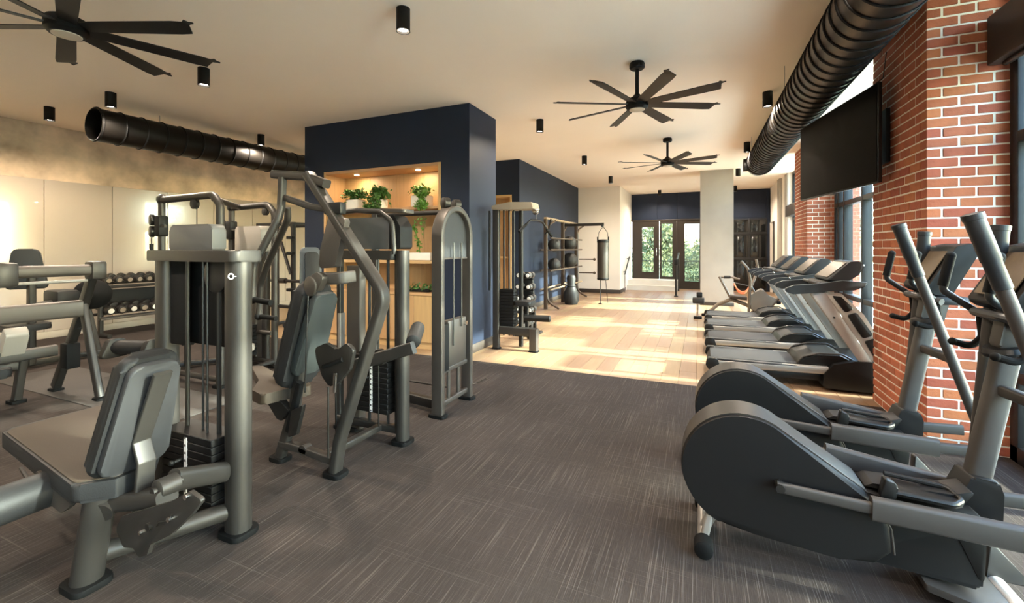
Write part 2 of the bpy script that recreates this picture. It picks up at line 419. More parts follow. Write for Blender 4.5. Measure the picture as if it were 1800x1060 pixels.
# windows
def window(name, X, y0, y1, muls, rails, th=.09, z1=CEIL-.06, box_shade=None):
    """bronze-framed window wall in the plane X"""
    b = BM(); d = .12
    box2(b, (X-d/2, y0, 0), (X+d/2, y0+th, z1), .006); box2(b, (X-d/2, y1-th, 0), (X+d/2, y1, z1), .006)
    box2(b, (X-d/2, y0, z1), (X+d/2, y1, CEIL), .006); box2(b, (X-d/2, y0, 0), (X+d/2, y1, .12), .006)
    wd = struct(name, b, FRAMEW)
    for m in muls:
        b = BM(); box2(b, (X-d*.6, m-.035, .12), (X+d*.5, m+.035, z1), .005); obj('mullion', b, FRAMEW, wd)
    for r in rails:
        b = BM(); box2(b, (X-d*.55, y0+th, r-.04), (X+d*.5, y1-th, r+.04), .005); obj('transom', b, FRAMEW, wd)
    ys = [y0+th]+sorted(muls)+[y1-th]; zs = [.12]+sorted(rails)+[z1]
    for a, c in zip(ys, ys[1:]):
        for e, f in zip(zs, zs[1:]):
            b = BM(); box2(b, (X-.004, a, e), (X+.004, c, f)); obj('pane', b, GLASS, wd)
    return wd
window('window_1', XR0+.06, -.6, 4.40, (.95, 2.3, 3.55), (.62, 2.35))
window('window_2', XR1, 5.56, 10.19, (6.7, 7.65, 8.6, 9.55, 9.9), (.70, 2.35))
window('window_3', XR1, 11.42, 14.34, (12.4, 13.4), (.70, 2.35))
window('window_4', XR0+.06, -4.95, -1.75, (-3.4,), (.62, 2.35))

# roller shade cassette over the near window
t = thing('roller_shade', 'dark roller shade cassette above the near window beside the brick pier', 'roller shade', (1.98, 1.9, 2.9))
bm = BM(); box2(bm, (1.965, -.55, 2.9), (2.1, 4.38, 3.26), .01); obj('cassette', bm, mat('shade_box', (38, 30, 26), .5, var=.05, scale=3), t)
bm = BM(); cyl(bm, (2.03, -.5, 2.885), (2.03, 4.3, 2.885), .018, n=12); obj('hem_bar', bm, FRAMEW, t)
t = thing('roller_shade', 'small dark roller shade cassette on the far window past the second brick pier', 'roller shade', (2.3, 13, 2.55))
bm = BM(); box2(bm, (2.22, 11.45, 2.42), (2.38, 14.3, 2.72), .01); obj('cassette', bm, MATS['shade_box'], t)

# brick piers: mortar core, each brick its own piece on the near one
BRW, BRH, JT = .200, .0775, .012
def pier(name, X0, X1, Y0, Y1, single):
    b = BM(); box2(b, (X0+.004, Y0+.004, 0), (X1, Y1-.012, CEIL)); p = struct(name, b, MORTAR)
    rows = int(CEIL/BRH)+1; loose = []
    rnd = random.Random(3)
    for k in range(rows):
        z0 = k*BRH+JT/2; z1 = min((k+1)*BRH-JT/2, CEIL)
        if z1-z0 < .02: continue
        sh = 0 if k % 2 == 0 else BRW/2
        x = X0-(.5*BRW if k % 2 else 0)
        # near face (faces -Y): a header at the corner on odd rows
        while x < X1:
            a, c = max(x, X0), min(x+BRW-JT, X1); x += BRW
            if c-a > .03: loose.append(('n', a, c, z0, z1, rnd.uniform(-.002, .003)))
        y = Y0+(BRW/2+JT*.3 if k % 2 == 0 else .0)+.104
        y = Y0+.104 if k % 2 == 0 else Y0+.206
        if k % 2: loose.append(('l', Y0+.104, Y0+.104+BRW/2-JT, z0, z1, 0))
        while y < Y1:
            a, c = y, min(y+BRW-JT, Y1); y += BRW
            if c-a > .03: loose.append(('l', a, c, z0, z1, rnd.uniform(-.002, .003)))
    def dims(q):
        f, a, c, z0, z1, j = q
        if f == 'n': return ((a+c)/2, Y0-j+.05, (z0+z1)/2), (c-a, .1, z1-z0)
        return (X0-j+.05, (a+c)/2, (z0+z1)/2), (.1, c-a, z1-z0)
    if single:      # the nearest 300 are single pieces, the rest one piece
        vis = sorted(loose, key=lambda q: (abs(q[3]-1.6)/(1.35 if q[0] == 'n' else 1.0)+(0 if q[0] == 'n' else .25)+(q[1]-Y0 if q[0] == 'l' else 0)))
        keep, rest = vis[:290], vis[290:]
        cache = {}
        for q in keep:
            c, s = dims(q); key = tuple(round(v, 3) for v in s)
            if key not in cache:
                b = BM(); box(b, (0, 0, 0), s, .004, None, 1); me = bpy.data.meshes.new('brick'); b.to_mesh(me); b.free(); me.materials.append(BRICK); cache[key] = me
            o = bpy.data.objects.new('brick', cache[key]); COL.objects.link(o); o.location = c; o.parent = p
    else: rest = loose
    # the others joined into a few courses so that their shade still varies
    groups = {}
    for q in rest: groups.setdefault(0, []).append(q)
    for g in groups.values():
        b = BM(); lay = b.loops.layers.float_color.new('shade')
        for q in g:
            c, s = dims(q); n0 = len(b.faces); box(b, c, s, .004, None, 1); b.faces.ensure_lookup_table()
            v = rnd.random()
            for f in b.faces[n0:]:
                for l in f.loops: l[lay] = (v, v, v, 1)
        stuff(obj('brick_courses', b, BRICKJ, p, smooth=False))
    return p
BRICKJ = mat('red_brick_courses', (165, 90, 60), .85, var=.16, scale=11, bump=.35, bscale=70)
_N, _L = BRICKJ.node_tree.nodes, BRICKJ.node_tree.links
_hv = [n for n in _N if n.type == 'HUE_SAT'][0]; _at = _N.new('ShaderNodeAttribute'); _at.attribute_name = 'shade'
_mr = _N.new('ShaderNodeMapRange'); _mr.inputs['To Min'].default_value = .84; _mr.inputs['To Max'].default_value = 1.16
_mm = _N.new('ShaderNodeMath'); _mm.operation = 'MULTIPLY'; _src = _hv.inputs['Value'].links[0].from_socket
_L.new(_at.outputs['Fac'], _mr.inputs['Value']); _L.new(_src, _mm.inputs[0]); _L.new(_mr.outputs[0], _mm.inputs[1]); _L.new(_mm.outputs[0], _hv.inputs['Value'])
pier('wall_brick_near', 1.63, XR1+.2, 4.41, 5.55, True)
pier('wall_brick_far', 1.95, XR1+.2, 10.2, 11.4, False)
bm = BM(); box2(bm, (1.63, -1.74, 0), (XR1+.2, -.61, CEIL)); struct('wall_brick_rear', bm, BRICK)

bm = BM(); box2(bm, (3.98, 15.4, -.2), (4.22, 15.8, 4.2)); struct('wall_outer_pier', bm, BRICK)
# ------------------------------------------------------------------ outdoors
GRASS = mat('grass', (120, 132, 90), .95, var=.25, scale=4, bump=.4, bscale=40)
PAVE = mat('paving', (226, 220, 208), .9, var=.08, scale=2)
bm = BM(); box2(bm, (-60, 18.05, -.5), (70, 110, -.2)); box2(bm, (2.75, -40, -.5), (70, 18.05, -.2)); struct('floor_lawn', bm, GRASS)
bm = BM(); box2(bm, (-6, 18.05, -.2), (6, 21.5, -.03)); struct('floor_terrace', bm, PAVE)
bm = BM(); box2(bm, (2.75, -30, -.2), (7.6, 18.05, -.14)); struct('floor_path', bm, PAVE)  # path widened and kept pale to bounce sun up to the ceiling
def leaf_mat(n, c): 
    m = mat(n, c, .6, var=.3, scale=6); m.node_tree.nodes['Principled BSDF'].inputs['Transmission Weight'].default_value = 0; return m
LEAF = [leaf_mat('leaves_mid', (96, 108, 78)), leaf_mat('leaves_pale', (120, 130, 98)), leaf_mat('leaves_deep', (74, 90, 64))]
BARK = mat('bark', (92, 78, 64), .9, var=.2, scale=9, bump=.5, bscale=30)
def tree(loc, h, r, n, label, m=0, size=.22, trunk=True, seed=1, low=.35, group='trees and shrubs outdoors'):
    rnd = random.Random(seed); x, y, z = loc
    t = thing('tree' if trunk else 'shrub', label, 'tree' if trunk else 'shrub', loc, 0, group)
    if trunk:
        b = BM(); tube(b, [(x, y, z), (x+.05*h*rnd.uniform(-.3, .3), y, z+h*.4), (x+.1, y+.1, z+h*.85)], .035*h*.6, n=8)
        for k in range(5):
            a = rnd.uniform(0, 2*PI); zz = z+h*rnd.uniform(.4, .7); cyl(b, (x, y, zz), (x+r*.7*math.cos(a), y+r*.7*math.sin(a), zz+r*.5), .02*h*.4, .008*h*.4, 6)
        obj('trunk', b, BARK, t)
    cl = []
    for k in range(14):
        a = rnd.uniform(0, 2*PI); rr = r*math.sqrt(rnd.random())*.75; zz = z+h*(low+(1-low)*rnd.random())
        cl.append((x+rr*math.cos(a), y+rr*math.sin(a), zz-.1*h*rr/r, r*rnd.uniform(.32, .55)))
    vs_, fs_ = [], []
    for k in range(n):
        c = rnd.choice(cl); d = Vector((rnd.gauss(0, 1), rnd.gauss(0, 1), rnd.gauss(0, .8))).normalized()*c[3]*rnd.uniform(.55, 1.05)
        p = Vector(c[:3])+d
        if p.z < z+.03: p.z = z+.03+rnd.random()*.2
        u = Vector((rnd.gauss(0, 1), rnd.gauss(0, 1), rnd.gauss(0, 1))).normalized(); v = u.orthogonal().normalized()
        s = size*rnd.uniform(.6, 1.3); i0 = len(vs_)
        vs_ += [tuple(p+u*s*.5), tuple(p+v*s*.28), tuple(p-u*s*.5), tuple(p-v*s*.28)]; fs_.append((i0, i0+1, i0+2, i0+3))
    me = bpy.data.meshes.new('foliage'); off = Vector(loc); me.from_pydata([tuple(Vector(q)-off) for q in vs_], [], fs_); me.materials.append(LEAF[m])
    o = bpy.data.objects.new('foliage', me); COL.objects.link(o); o.parent = t; stuff(o)
    return t
# trees seen through the end doors
tree((-4.9, 27, -.2), 6.6, 2.6, 3200, 'tall green tree seen through the left glass door', 0, .30, seed=1)
tree((-3.3, 35, -.2), 3.6, 2.2, 2600, 'rounder green tree between the two glass doors outside', 1, .30, seed=2)
tree((-.4, 44, -.2), 1.7, 3.0, 2600, 'lower green tree seen through the right glass door', 0, .32, seed=3)
tree((8.2, 34, -.2), 4.6, 2.6, 1800, 'green tree on the lawn behind the concrete column', 2, .34, seed=4)
for i, x in enumerate((-4.2, -2.4, -.6, 1.2)):
    tree((x, 24.5+.4*i, -.2), 1.25, .95, 900, ('low shrub outside the left end of the doors', 'low shrub outside behind the first glass pane', 'low shrub outside behind the second glass pane', 'low shrub outside behind the right glass door')[i], 2-i % 2, .16, False, 20+i, .1)
# window-side trees; slim row and treadmill tree are unseen, added to block sun
for i_, (y_, l_) in enumerate(((.5, 'added slim tree out of view, shading the near window, first of three'), (2.7, 'added slim tree out of view, shading the near window, middle of three'), (4.6, 'added slim tree out of view, shading the brick pier side, last of three'))):
    tree((9.2, y_, -.2), 5.8, 1.45, 1700, l_, 1, .28, seed=7+40*i_, low=.76)
tree((9.8, 8.5, -.2), 6.0, 1.1, 1100, 'added leafy tree out of view, breaking the sun at the treadmill windows into streaks', 1, .30, seed=8)
tree((15.5, 22.0, -.2), 6.5, 3.0, 2600, 'green tree on the lawn beyond the treadmills', 1, .34, seed=9)
tree((13.0, 30.0, -.2), 5.5, 2.8, 2200, 'green tree far out past the treadmill windows', 0, .34, seed=10)
tree((10.5, -2.2, -.2), 6.0, 2.4, 1500, 'leafy tree outside behind the camera', 1, .32, seed=11)
t = thing('terrace_railing', 'thin metal railing outside the glass end doors', 'railing', (-1, 21.2, -.03))
bm = BM(); cyl(bm, (-6, 21.2, .95), (6, 21.2, .95), .022, n=8); obj('top_rail', bm, MATS['window_bronze'], t)
for k in range(9):
    b = BM(); cyl(b, (-6+k*1.5, 21.2, -.03), (-6+k*1.5, 21.2, .95), .016, n=8); obj('post', b, MATS['window_bronze'], t)
# ================================================================== CEILING THINGS
LENS = mat('lamp_lens', (255, 244, 228), .3, emit=(255, 236, 210), estr=14)
def downlight(loc, label, first=[None], power=105):
    if first[0] is None:
        t = thing('downlight', label, 'downlight', (0, 0, 0), 0, 'black cylinder downlights on the ceiling')
        b = BM(); lathe(b, [(.060, 0), (.060, -.195), (.062, -.2), (.054, -.2), (.050, -.17), (0, -.17)], n=20); obj('housing', b, MBLACK, t)
        b = BM(); lathe(b, [(0, -.172), (.048, -.172), (.044, -.183), (0, -.187)], n=16); obj('lens', b, LENS, t)
        l = bpy.data.lights.new('bulb', 'SPOT'); l.energy = power; l.spot_size = math.radians(165); l.spot_blend = .7; l.color = (1, .85, .68); l.shadow_soft_size = .05
        lo = bpy.data.objects.new('bulb', l); COL.objects.link(lo); lo.location = (0, 0, -.205); lo.parent = t
        first[0] = t; t.location = loc; return t
    return copy_thing(first[0], loc, label)
for (x, y), lb in (
    ((-2.4, 3.17), 'black cylinder downlight at the top of the photo, nearest and largest'),
    ((-5.35, 3.3), 'black cylinder downlight just below the tip of the left fan blade'),
    ((-7.35, 3.32), 'black cylinder downlight above the open end of the left duct'),
    ((-8.95, 3.3), 'black cylinder downlight at the far left near the concrete wall'),
    ((-7.5, 5.65), 'black cylinder downlight beside the duct, left of the navy block'),
    ((-2.41, 6.8), 'black cylinder downlight right of the navy block corner'),
    ((-2.42, 9.88), 'black cylinder downlight above the far navy wall, second of its row'),
    ((-2.4, 13.0), 'black cylinder downlight above the white block, third of its row'),
    ((.85, 6.8), 'black cylinder downlight left of the spiral duct, nearest on that side'),
    ((.88, 9.88), 'black cylinder downlight left of the spiral duct, second on that side'),
    ((.95, 13.05), 'black cylinder downlight next to the far end of the spiral duct'),
    ((1.12, 16.6), 'small far downlight above the black end door'),
    ((-1.33, 16.8), 'small far downlight in front of the navy header over the glass doors'),
    ((-2.4, -.2), 'black cylinder downlight above the camera, left'), ((.85, -.2), 'black cylinder downlight above the camera, right'),
    ((-5.35, -.2), 'black cylinder downlight left behind the camera'), ((-8.3, -.2), 'black cylinder downlight far left behind the camera'),
    ((.85, 3.2), 'black cylinder downlight hidden behind the spiral duct')):
    downlight((x, y, CEIL), lb)

BLADE = mat('fan_blade_black', (13, 12, 12), .5, .0, var=.06, scale=5)
def fan(loc, rz, label, first=[None]):
    if first[0] is not None: return copy_thing(first[0], loc, label, rz)
    t = thing('ceiling_fan', label, 'ceiling fan', (0, 0, 0), 0, 'black ceiling fans')
    b = BM(); lathe(b, [(.075, 0), (.085, -.02), (.085, -.06), (.07, -.075), (.02, -.08)], n=24); obj('canopy', b, MBLACK, t)
    b = BM(); cyl(b, (0, 0, -.07), (0, 0, -.40), .022, n=14); obj('downrod', b, MBLACK, t)
    b = BM(); lathe(b, [(.03, -.36), (.055, -.39), (.115, -.42), (.125, -.45), (.125, -.51), (.10, -.535), (.085, -.535)], n=28); obj('motor', b, MBLACK, t)
    b = BM(); lathe(b, [(0, -.552), (.05, -.55), (.085, -.54), (.088, -.53), (0, -.53)], n=24); obj('light_lens', b, mat('fan_lens', (200, 185, 165), .4), t)
    proto = None
    for k in range(8):
        a = 2*PI*k/8
        if proto is None:
            b = BM()
            # twisted flat blade with a raked, hooked tip
            st = [(.10, .045, -12), (.20, .055, -13), (.80, .066, -13), (.88, .060, -13), (.905, .03, -6), (.93, .012, 0), (.955, .006, 0)]
            rings = []
            for r_, hw, tw in st:
                tw = math.radians(tw); cs, sn = math.cos(tw), math.sin(tw); off = 0 if r_ < .89 else -.045
                zz = -.475+(.0 if r_ < .89 else .012)
                rings.append([b.verts.new((r_, (u*hw+off)*cs-v*sn, zz+(u*hw+off)*sn+v*cs)) for u, v in ((-1, -.004), (1, -.004), (1, .004), (-1, .004))])
            for p, q in zip(rings, rings[1:]):
                for j in range(4): b.faces.new((p[j], p[(j+1) % 4], q[(j+1) % 4], q[j]))
            b.faces.new(rings[0][::-1]); b.faces.new(rings[-1])
            proto = obj('blade', b, BLADE, t)
            o = proto
        else:
            o = proto.copy(); COL.objects.link(o); o.parent = t
        o.rotation_euler.z = a
    first[0] = t; t.location = loc; t.rotation_euler.z = rz; return t
fan((-.65, 5.14, CEIL), math.radians(27), 'large black eight-blade ceiling fan in front of the spiral duct')
fan((-.56, 8.9, CEIL), math.radians(27), 'smaller-looking black eight-blade ceiling fan further down the room')
fan((-4.3, 1.68, CEIL), math.radians(24), 'black eight-blade ceiling fan cut off at the top left')

DUCTM = mat('black_spiral_duct', (62, 54, 46), .32, .8, var=.06, scale=3)
def duct(name, label, X, Z, r, y0, y1, step, rib, skin):
    t = thing(name, label, 'duct', (X, y0, Z))
    b = BM(); n = 32
    prof = []
    lathe(b, [(r-.012, .002), (r, .0), (r, y1-y0), (r-.012, y1-y0)], (X, y0, Z), (0, 1, 0), n)
    for f in [f for f in b.faces if len(f.verts) > 4]: b.faces.remove(f)
    # inner skin
    lathe(b, [(r-.012, 0), (r-.012, y1-y0)], (X, y0, Z), (0, 1, 0), n)
    for f in [f for f in b.faces if len(f.verts) > 4]: b.faces.remove(f)
    obj('duct_shell', b, skin, t)
    k = 0; y = y0+.02; me = None
    while y < y1-.02:
        if me is None:
            b = BM(); torus(b, (0, 0, 0), r+.001, rib, (0, 1, 0), 32, 6); rb = obj('seam_ring', b, MBLACK, t, world=False); rb.location = (0, y-y0, 0); me = rb
        else:
            o = me.copy(); COL.objects.link(o); o.parent = t; o.location = (0, y-y0, 0)
        y += step; k += 1
    return t
t = duct('spiral_duct', 'thick black spiral duct running along the windows under the ceiling', 1.17, 3.34, .255, -4.5, 10.4, .17, .012, DUCTM)
b = BM(); lathe(b, [(.255, 0), (.27, .01), (.27, .05), (.255, .06), (.24, .30), (.0, .30)], (1.17, 10.4, 3.34), (0, 1, 0), 28); obj('end_cap', b, DUCTM, t)
b = BM(); cyl(b, (.97, 10.45, 3.3), (.86, 10.45, 3.3), .13, n=20); obj('side_takeoff', b, MBLACK, t)
for yy in (2.3, 5.9, 9.4):
    b = BM(); tube(b, [(.91, yy, CEIL), (.91, yy, 3.34), (.98, yy, 3.15)], .003, 0, 6); obj('hanger_wire', b, SILVER, t)
t = duct('open_duct', 'black corrugated duct with an open end along the concrete wall', -7.9, 3.31, .235, 3.37, 10.9, .27, .014, mat('black_duct_matt', (24, 21, 18), .45, .5, var=.06, scale=3))
for yy in (4.2, 7.2):
    b = BM(); cyl(b, (-7.9, yy, 3.54), (-7.9, yy, CEIL), .004, n=6); obj('hanger_wire', b, SILVER, t)

# television on an arm off the near brick pier
A, B = V(1.50, 4.99, 0), V(1.19, 6.60, 0); u = (B-A).normalized(); nrm = V(-u.y, u.x, 0)   # nrm faces the room (-X)
if nrm.x > 0: nrm = -nrm
rot = Matrix((u, nrm, V(0, 0, 1))).transposed()
t = thing('television', 'large black flat television tilted out from the near brick pier', 'television', ((A+B)/2+V(0, 0, 2.15)))
c = (A+B)/2+V(0, 0, 2.61)
b = BM(); box(b, c-nrm*.02, (1.64, .035, .92), .006, rot); obj('casing', b, mat('tv_casing', (14, 14, 14), .35), t)
b = BM(); box(b, c+nrm*.0, (1.615, .006, .89), .002, rot); obj('screen', b, mat('tv_screen', (6, 6, 6), .6, spec=.15), t)
b = BM(); box(b, c-nrm*.055, (.7, .04, .5), .01, rot); obj('back_housing', b, MBLACK, t)
b = BM(); box(b, c-V(0, 0, .47)+nrm*.0, (.08, .02, .014), .003, rot); obj('sensor_bar', b, mat('tv_grey', (70, 70, 70), .4), t)
b = BM(); box2(b, (1.595, 5.1, 2.35), (1.628, 5.32, 2.85), .004); rtube(b, [(1.6, 5.2, 2.6), (1.56, 5.5, 2.6), c-nrm*.08], .05, .07, .05); obj('wall_arm', b, MBLACK, t)
b = BM(); tube(b, [(1.5, 5.06, 3.07), (1.56, 5.06, 3.12), (1.58, 5.04, 3.35)], .004, .02, 6); obj('power_cord', b, CABLE, t)
# ================================================================== OAK SHELVES AND WHAT STANDS ON THEM
SY0, SY1 = BY0-.012, BY0+ND
t = thing('shelf_unit', 'tall oak shelf unit with base cabinets built into the navy block', 'shelf unit', ((NX0+NX1)/2, BY0+.2, 0))
for nm, a, b_, m in (('side_panel', (NX0+.002, SY0, 0), (NX0+.045, SY1, NZ1-.002), OAKV), ('side_panel', (NX1-.045, SY0, 0), (NX1-.002, SY1, NZ1-.002), OAKV),
                     ('top_panel', (NX0+.045, SY0, NZ1-.05), (NX1-.045, SY1, NZ1-.002), OAKH), ('shelf', (NX0+.045, SY0+.02, 2.145), (NX1-.045, SY1-.02, 2.19), OAKH),
                     ('shelf', (NX0+.045, SY0+.02, 1.31), (NX1-.045, SY1-.02, 1.36), OAKH), ('counter', (NX0+.045, SY0+.01, .82), (NX1-.045, SY1-.02, .86), OAKH)):
    b = BM(); box2(b, a, b_, .003, 1); obj(nm, b, m, t)
for k in range(4):
    w_ = (NX1-NX0-.09)/4; x = NX0+.045+k*w_
    b = BM(); box2(b, (x+.002, SY1-.018, 0), (x+w_-.002, SY1, NZ1-.05), .002, 1); obj('back_panel', b, OAKV, t)
for k in range(5):
    w_ = (NX1-NX0-.09)/5; x = NX0+.045+k*w_
    b = BM(); box2(b, (x+.003, SY0+.018, .11), (x+w_-.003, SY0+.038, .815), .002, 1); obj('cabinet_door', b, OAKV, t)
b = BM(); box2(b, (NX0+.05, SY0+.05, .0), (NX1-.05, SY0+.07, .11)); obj('plinth', b, OAKH, t)
b = BM(); box2(b, (NX0+.05, SY0+.04, .11), (NX1-.05, SY1-.02, .82)); obj('cabinet_body', b, OAKV, t)
for x in (-5.35, -4.1):
    b = BM(); lathe(b, [(0, -.008), (.035, -.008), (.04, 0), (0, 0)], (x, BY0+.2, NZ1-.05), n=16); pk = obj('puck_light', b, LENS, t)
    l = bpy.data.lights.new('puck_bulb', 'AREA'); l.shape = 'DISK'; l.size = .07; l.energy = 3.0; l.color = (1, .76, .5)
    lo = bpy.data.objects.new('puck_bulb', l); COL.objects.link(lo); lo.location = Vector((x, BY0+.2, NZ1-.062))-ORG[t.name]; lo.parent = t
# the small niche in the far navy block
t = thing('niche_lining', 'pale oak lined niche in the far navy wall behind the pulldown machine', 'shelf unit', (-4.7, CY0, 0))
for nm, a, b_, m in (('side_panel', (-4.16, CY0-.01, 0), (-4.112, CY0+.33, 2.82), OAKV), ('top_panel', (-5.29, CY0-.01, 2.77), (-4.16, CY0+.33, 2.825), OAKH), ('back_panel', (-5.29, CY0+.32, 0), (-4.16, CY0+.345, 2.77), OAKV), ('shelf', (-5.29, CY0+.01, 1.3), (-4.16, CY0+.32, 1.34), OAKH)):
    b = BM(); box2(b, a, b_, .003, 1); obj(nm, b, m, t)

PLANT = [mat('plant_leaf_green', (58, 98, 36), .5, var=.35, scale=20), mat('plant_leaf_fresh', (92, 134, 48), .5, var=.3, scale=20)]
POTW = mat('white_pot', (228, 224, 216), .4, var=.02, scale=8)
SOILM = mat('potting_soil', (50, 38, 28), .95)
def leaves(name, pts, parent, m, size, seed, spread=.02):
    """small pointed leaves folded along the midrib, scattered round the given stem points"""
    rnd = random.Random(seed); b = BM()
    for p in pts:
        p = Vector(p)+Vector((rnd.gauss(0, spread), rnd.gauss(0, spread), rnd.gauss(0, spread)))
        d = Vector((rnd.gauss(0, 1), rnd.gauss(0, 1)-.3, rnd.gauss(-.2, .8))).normalized(); s = d.orthogonal().normalized()
        s = Matrix.Rotation(rnd.uniform(0, 6.28), 3, d) @ s; n_ = d.cross(s); L = size*rnd.uniform(.7, 1.3)
        v = [b.verts.new(q) for q in (p, p+d*L*.5+s*L*.28+n_*L*.08, p+d*L, p+d*L*.5-s*L*.28+n_*L*.08, p+d*L*.5)]
        b.faces.new((v[0], v[1], v[4])); b.faces.new((v[1], v[2], v[4])); b.faces.new((v[2], v[3], v[4])); b.faces.new((v[3], v[0], v[4]))
    o = obj(name, b, m, parent, smooth=False); return stuff(o)
def pot_plant(label, x, y, z, pw_, ph, cr, ch, seed, trail=(), n=420, dn=0):
    t = thing('potted_plant', label, 'plant', (x, y, z), 0, 'plants on the oak shelves')
    rnd = random.Random(seed)
    b = BM(); prism(b, rpoly([(x-pw_, y-pw_*.8, z), (x+pw_, y-pw_*.8, z), (x+pw_, y+pw_*.8, z), (x-pw_, y+pw_*.8, z)], .02), (0, 0, ph), .006); pt = obj('pot', b, POTW, t)
    b = BM(); box2(b, (x-pw_*.88, y-pw_*.68, z+ph-.002), (x+pw_*.88, y+pw_*.68, z+ph+.008), .003); obj('soil', b, SOILM, pt)
    pts = []
    b = BM()
    for k in range(16):
        a = rnd.uniform(0, 6.28); r = cr*rnd.uniform(.3, 1); top = ch*rnd.uniform(.6, 1)*(1-.4*r/cr)
        q = [Vector((x, y, z+ph)), Vector((x+r*.5*math.cos(a), y+r*.35*math.sin(a), z+ph+top)), Vector((x+r*math.cos(a), y+r*.6*math.sin(a)-.02, z+ph+top*.6-dn*rnd.random()))]
        f = fillet(q, .2, 6); tube(b, f, .0025, 0, 5)
        for _ in range(n//16):
            i = rnd.randrange(1, len(f)); pts.append(f[i].lerp(f[i-1], rnd.random()))
    for (dx, dz) in trail:
        q = [Vector((x, y, z+ph)), Vector((x+dx*.6, y-.15, z+ph+.05)), Vector((x+dx, y-.215, z+.02)), Vector((x+dx*1.05, y-.225, z-dz))]
        f = fillet(q, .08, 6); tube(b, f, .0025, 0, 5)
        L_ = len(f)
        for _ in range(90):
            i = rnd.randrange(1, L_); pts.append(f[i].lerp(f[i-1], rnd.random()))
    obj('stems', b, PLANT[0], t); leaves('foliage', pts, t, PLANT[seed % 2], .062, seed, .022)
    return t
q = py(626, 360, 5.78); pot_plant('bushy green plant in a white pot, leftmost on the upper oak shelf', q.x, 5.78, 2.19, .13, .17, .27, .27, 2, (), 500, .12)
q = py(668, 360, 5.76); pot_plant('fern-like green plant spilling over its pot, middle of the upper oak shelf', q.x, 5.76, 2.19, .10, .15, .25, .34, 4, ((-.08, -.04), (.04, .0), (.12, -.05), (-.03, .02)), 560, .26)
q = py(742, 352, 5.80); pot_plant('trailing green plant in a white pot, rightmost on the upper oak shelf', q.x, 5.80, 2.19, .14, .18, .26, .22, 3, ((.13, .42), (.17, .5), (.10, .2), (.2, .34)), 460, .1)
q = py(742, 450, 5.78)
t = thing('planter_box', 'long white planter with one tall thin succulent on the lower oak shelf', 'planter', (q.x, 5.78, 1.36))
b = BM(); box2(b, (q.x-.20, 5.70, 1.36), (q.x+.20, 5.86, 1.48), .008); obj('trough', b, POTW, t)
b = BM(); stem = fillet([(q.x-.03, 5.76, 1.47), (q.x-.04, 5.74, 1.65), (q.x-.12, 5.75, 1.85), (q.x-.13, 5.76, 2.0)], .3, 6); tube(b, stem, .008, 0, 7); obj('stem', b, PLANT[1], t)
leaves('foliage', [stem[min(len(stem)-1, int(k/90*len(stem)))].lerp(stem[max(0, int(k/90*len(stem))-1)], (k*.37) % 1) for k in range(90)], t, PLANT[1], .05, 9, .008)
q2 = py(742, 512, 5.8)
t = thing('leaf_tray', 'low dark tray of leaves on top of the oak base cabinets', 'tray', (q2.x, 5.8, .86))
b = BM(); box2(b, (q2.x-.24, 5.72, .86), (q2.x+.18, 5.9, .90), .01); obj('tray', b, MBLACK, t)
leaves('foliage', [(q2.x+random.uniform(-.22, .2), 5.8+random.uniform(-.06, .06), .91+random.uniform(0, .03)) for _ in range(110)], t, PLANT[0], .06, 12)
q3 = py(600, 376, 5.78)
t = origin_bottom(tag(obj('white_planter', box2(BM(), (q3.x-.12, 5.72, 1.36), (q3.x+.3, 5.88, 1.5), .012), POTW), 'plain white planter on the lower oak shelf, mostly hidden by the press machine', 'planter'))
# ================================================================== SELECTORIZED MACHINES
def stack(t, x0, x1, y0, y1, z0, n, h, strip=True):
    me = None
    for k in range(n):
        if me is None:
            b = BM(); box(b, (0, 0, h/2), (x1-x0, y1-y0, h-.003), .004, None, 1); me = obj('weight_plate', b, STACK, t, world=False); o = me
        else:
            o = me.copy(); COL.objects.link(o); o.parent = t
        o.location = Vector(((x0+x1)/2, (y0+y1)/2, z0+k*h))-ORG[t.name]
    if strip:
        b = BM(); box2(b, ((x0+x1)/2-.012, y0-.003, z0+.01), ((x0+x1)/2+.012, y0+.002, z0+n*h-.02)); s = obj('number_strip', b, PRINT, t)
        b = BM()
        for k in range(n):
            box2(b, ((x0+x1)/2-.006, y0-.004, z0+k*h+h*.35), ((x0+x1)/2+.005, y0-.0025, z0+k*h+h*.65))
        obj('strip_digits', b, BLACK, s)
        b = BM(); cyl(b, ((x0+x1)/2-.03, y0, z0+n*h*.62), ((x0+x1)/2-.03, y0-.05, z0+n*h*.62), .01, n=10); ball(b, ((x0+x1)/2-.03, y0-.055, z0+n*h*.62), .016); obj('selector_pin', b, BLACK, t)
def foot(t, c, sx, sy, h=.03, name='foot_cap'):
    b = BM(); prism(b, rpoly([(c[0]-sx, c[1]-sy, 0), (c[0]+sx, c[1]-sy, 0), (c[0]+sx, c[1]+sy, 0), (c[0]-sx, c[1]+sy, 0)], min(sx, sy)*.6), (0, 0, h), .006); return obj(name, b, RUBBER, t)
def cables(t, segs, r=.004, name='cable'):
    for s in segs:
        b = BM(); tube(b, s, r, .02, 6); obj(name, b, CABLE, t)
def disc(b, c, axis, r, w): 
    ax = Vector(axis).normalized(); lathe(b, [(r-.01, -w/2), (r, -w/2+.006), (r, w/2-.006), (r-.01, w/2)], c, ax, 24)
def ring_mark(t, c, axis, r, up=(0, 0, 1), name='emblem'):
    b = BM(); torus(b, c, r, r*.28, axis, 18, 6); e = Vector(axis).cross(Vector(up)).normalized(); c = Vector(c)
    cyl(b, c-e*r*2.0, c-e*r*.9, r*.2, r*.28, 6); return obj(name, b, PRINT, t)

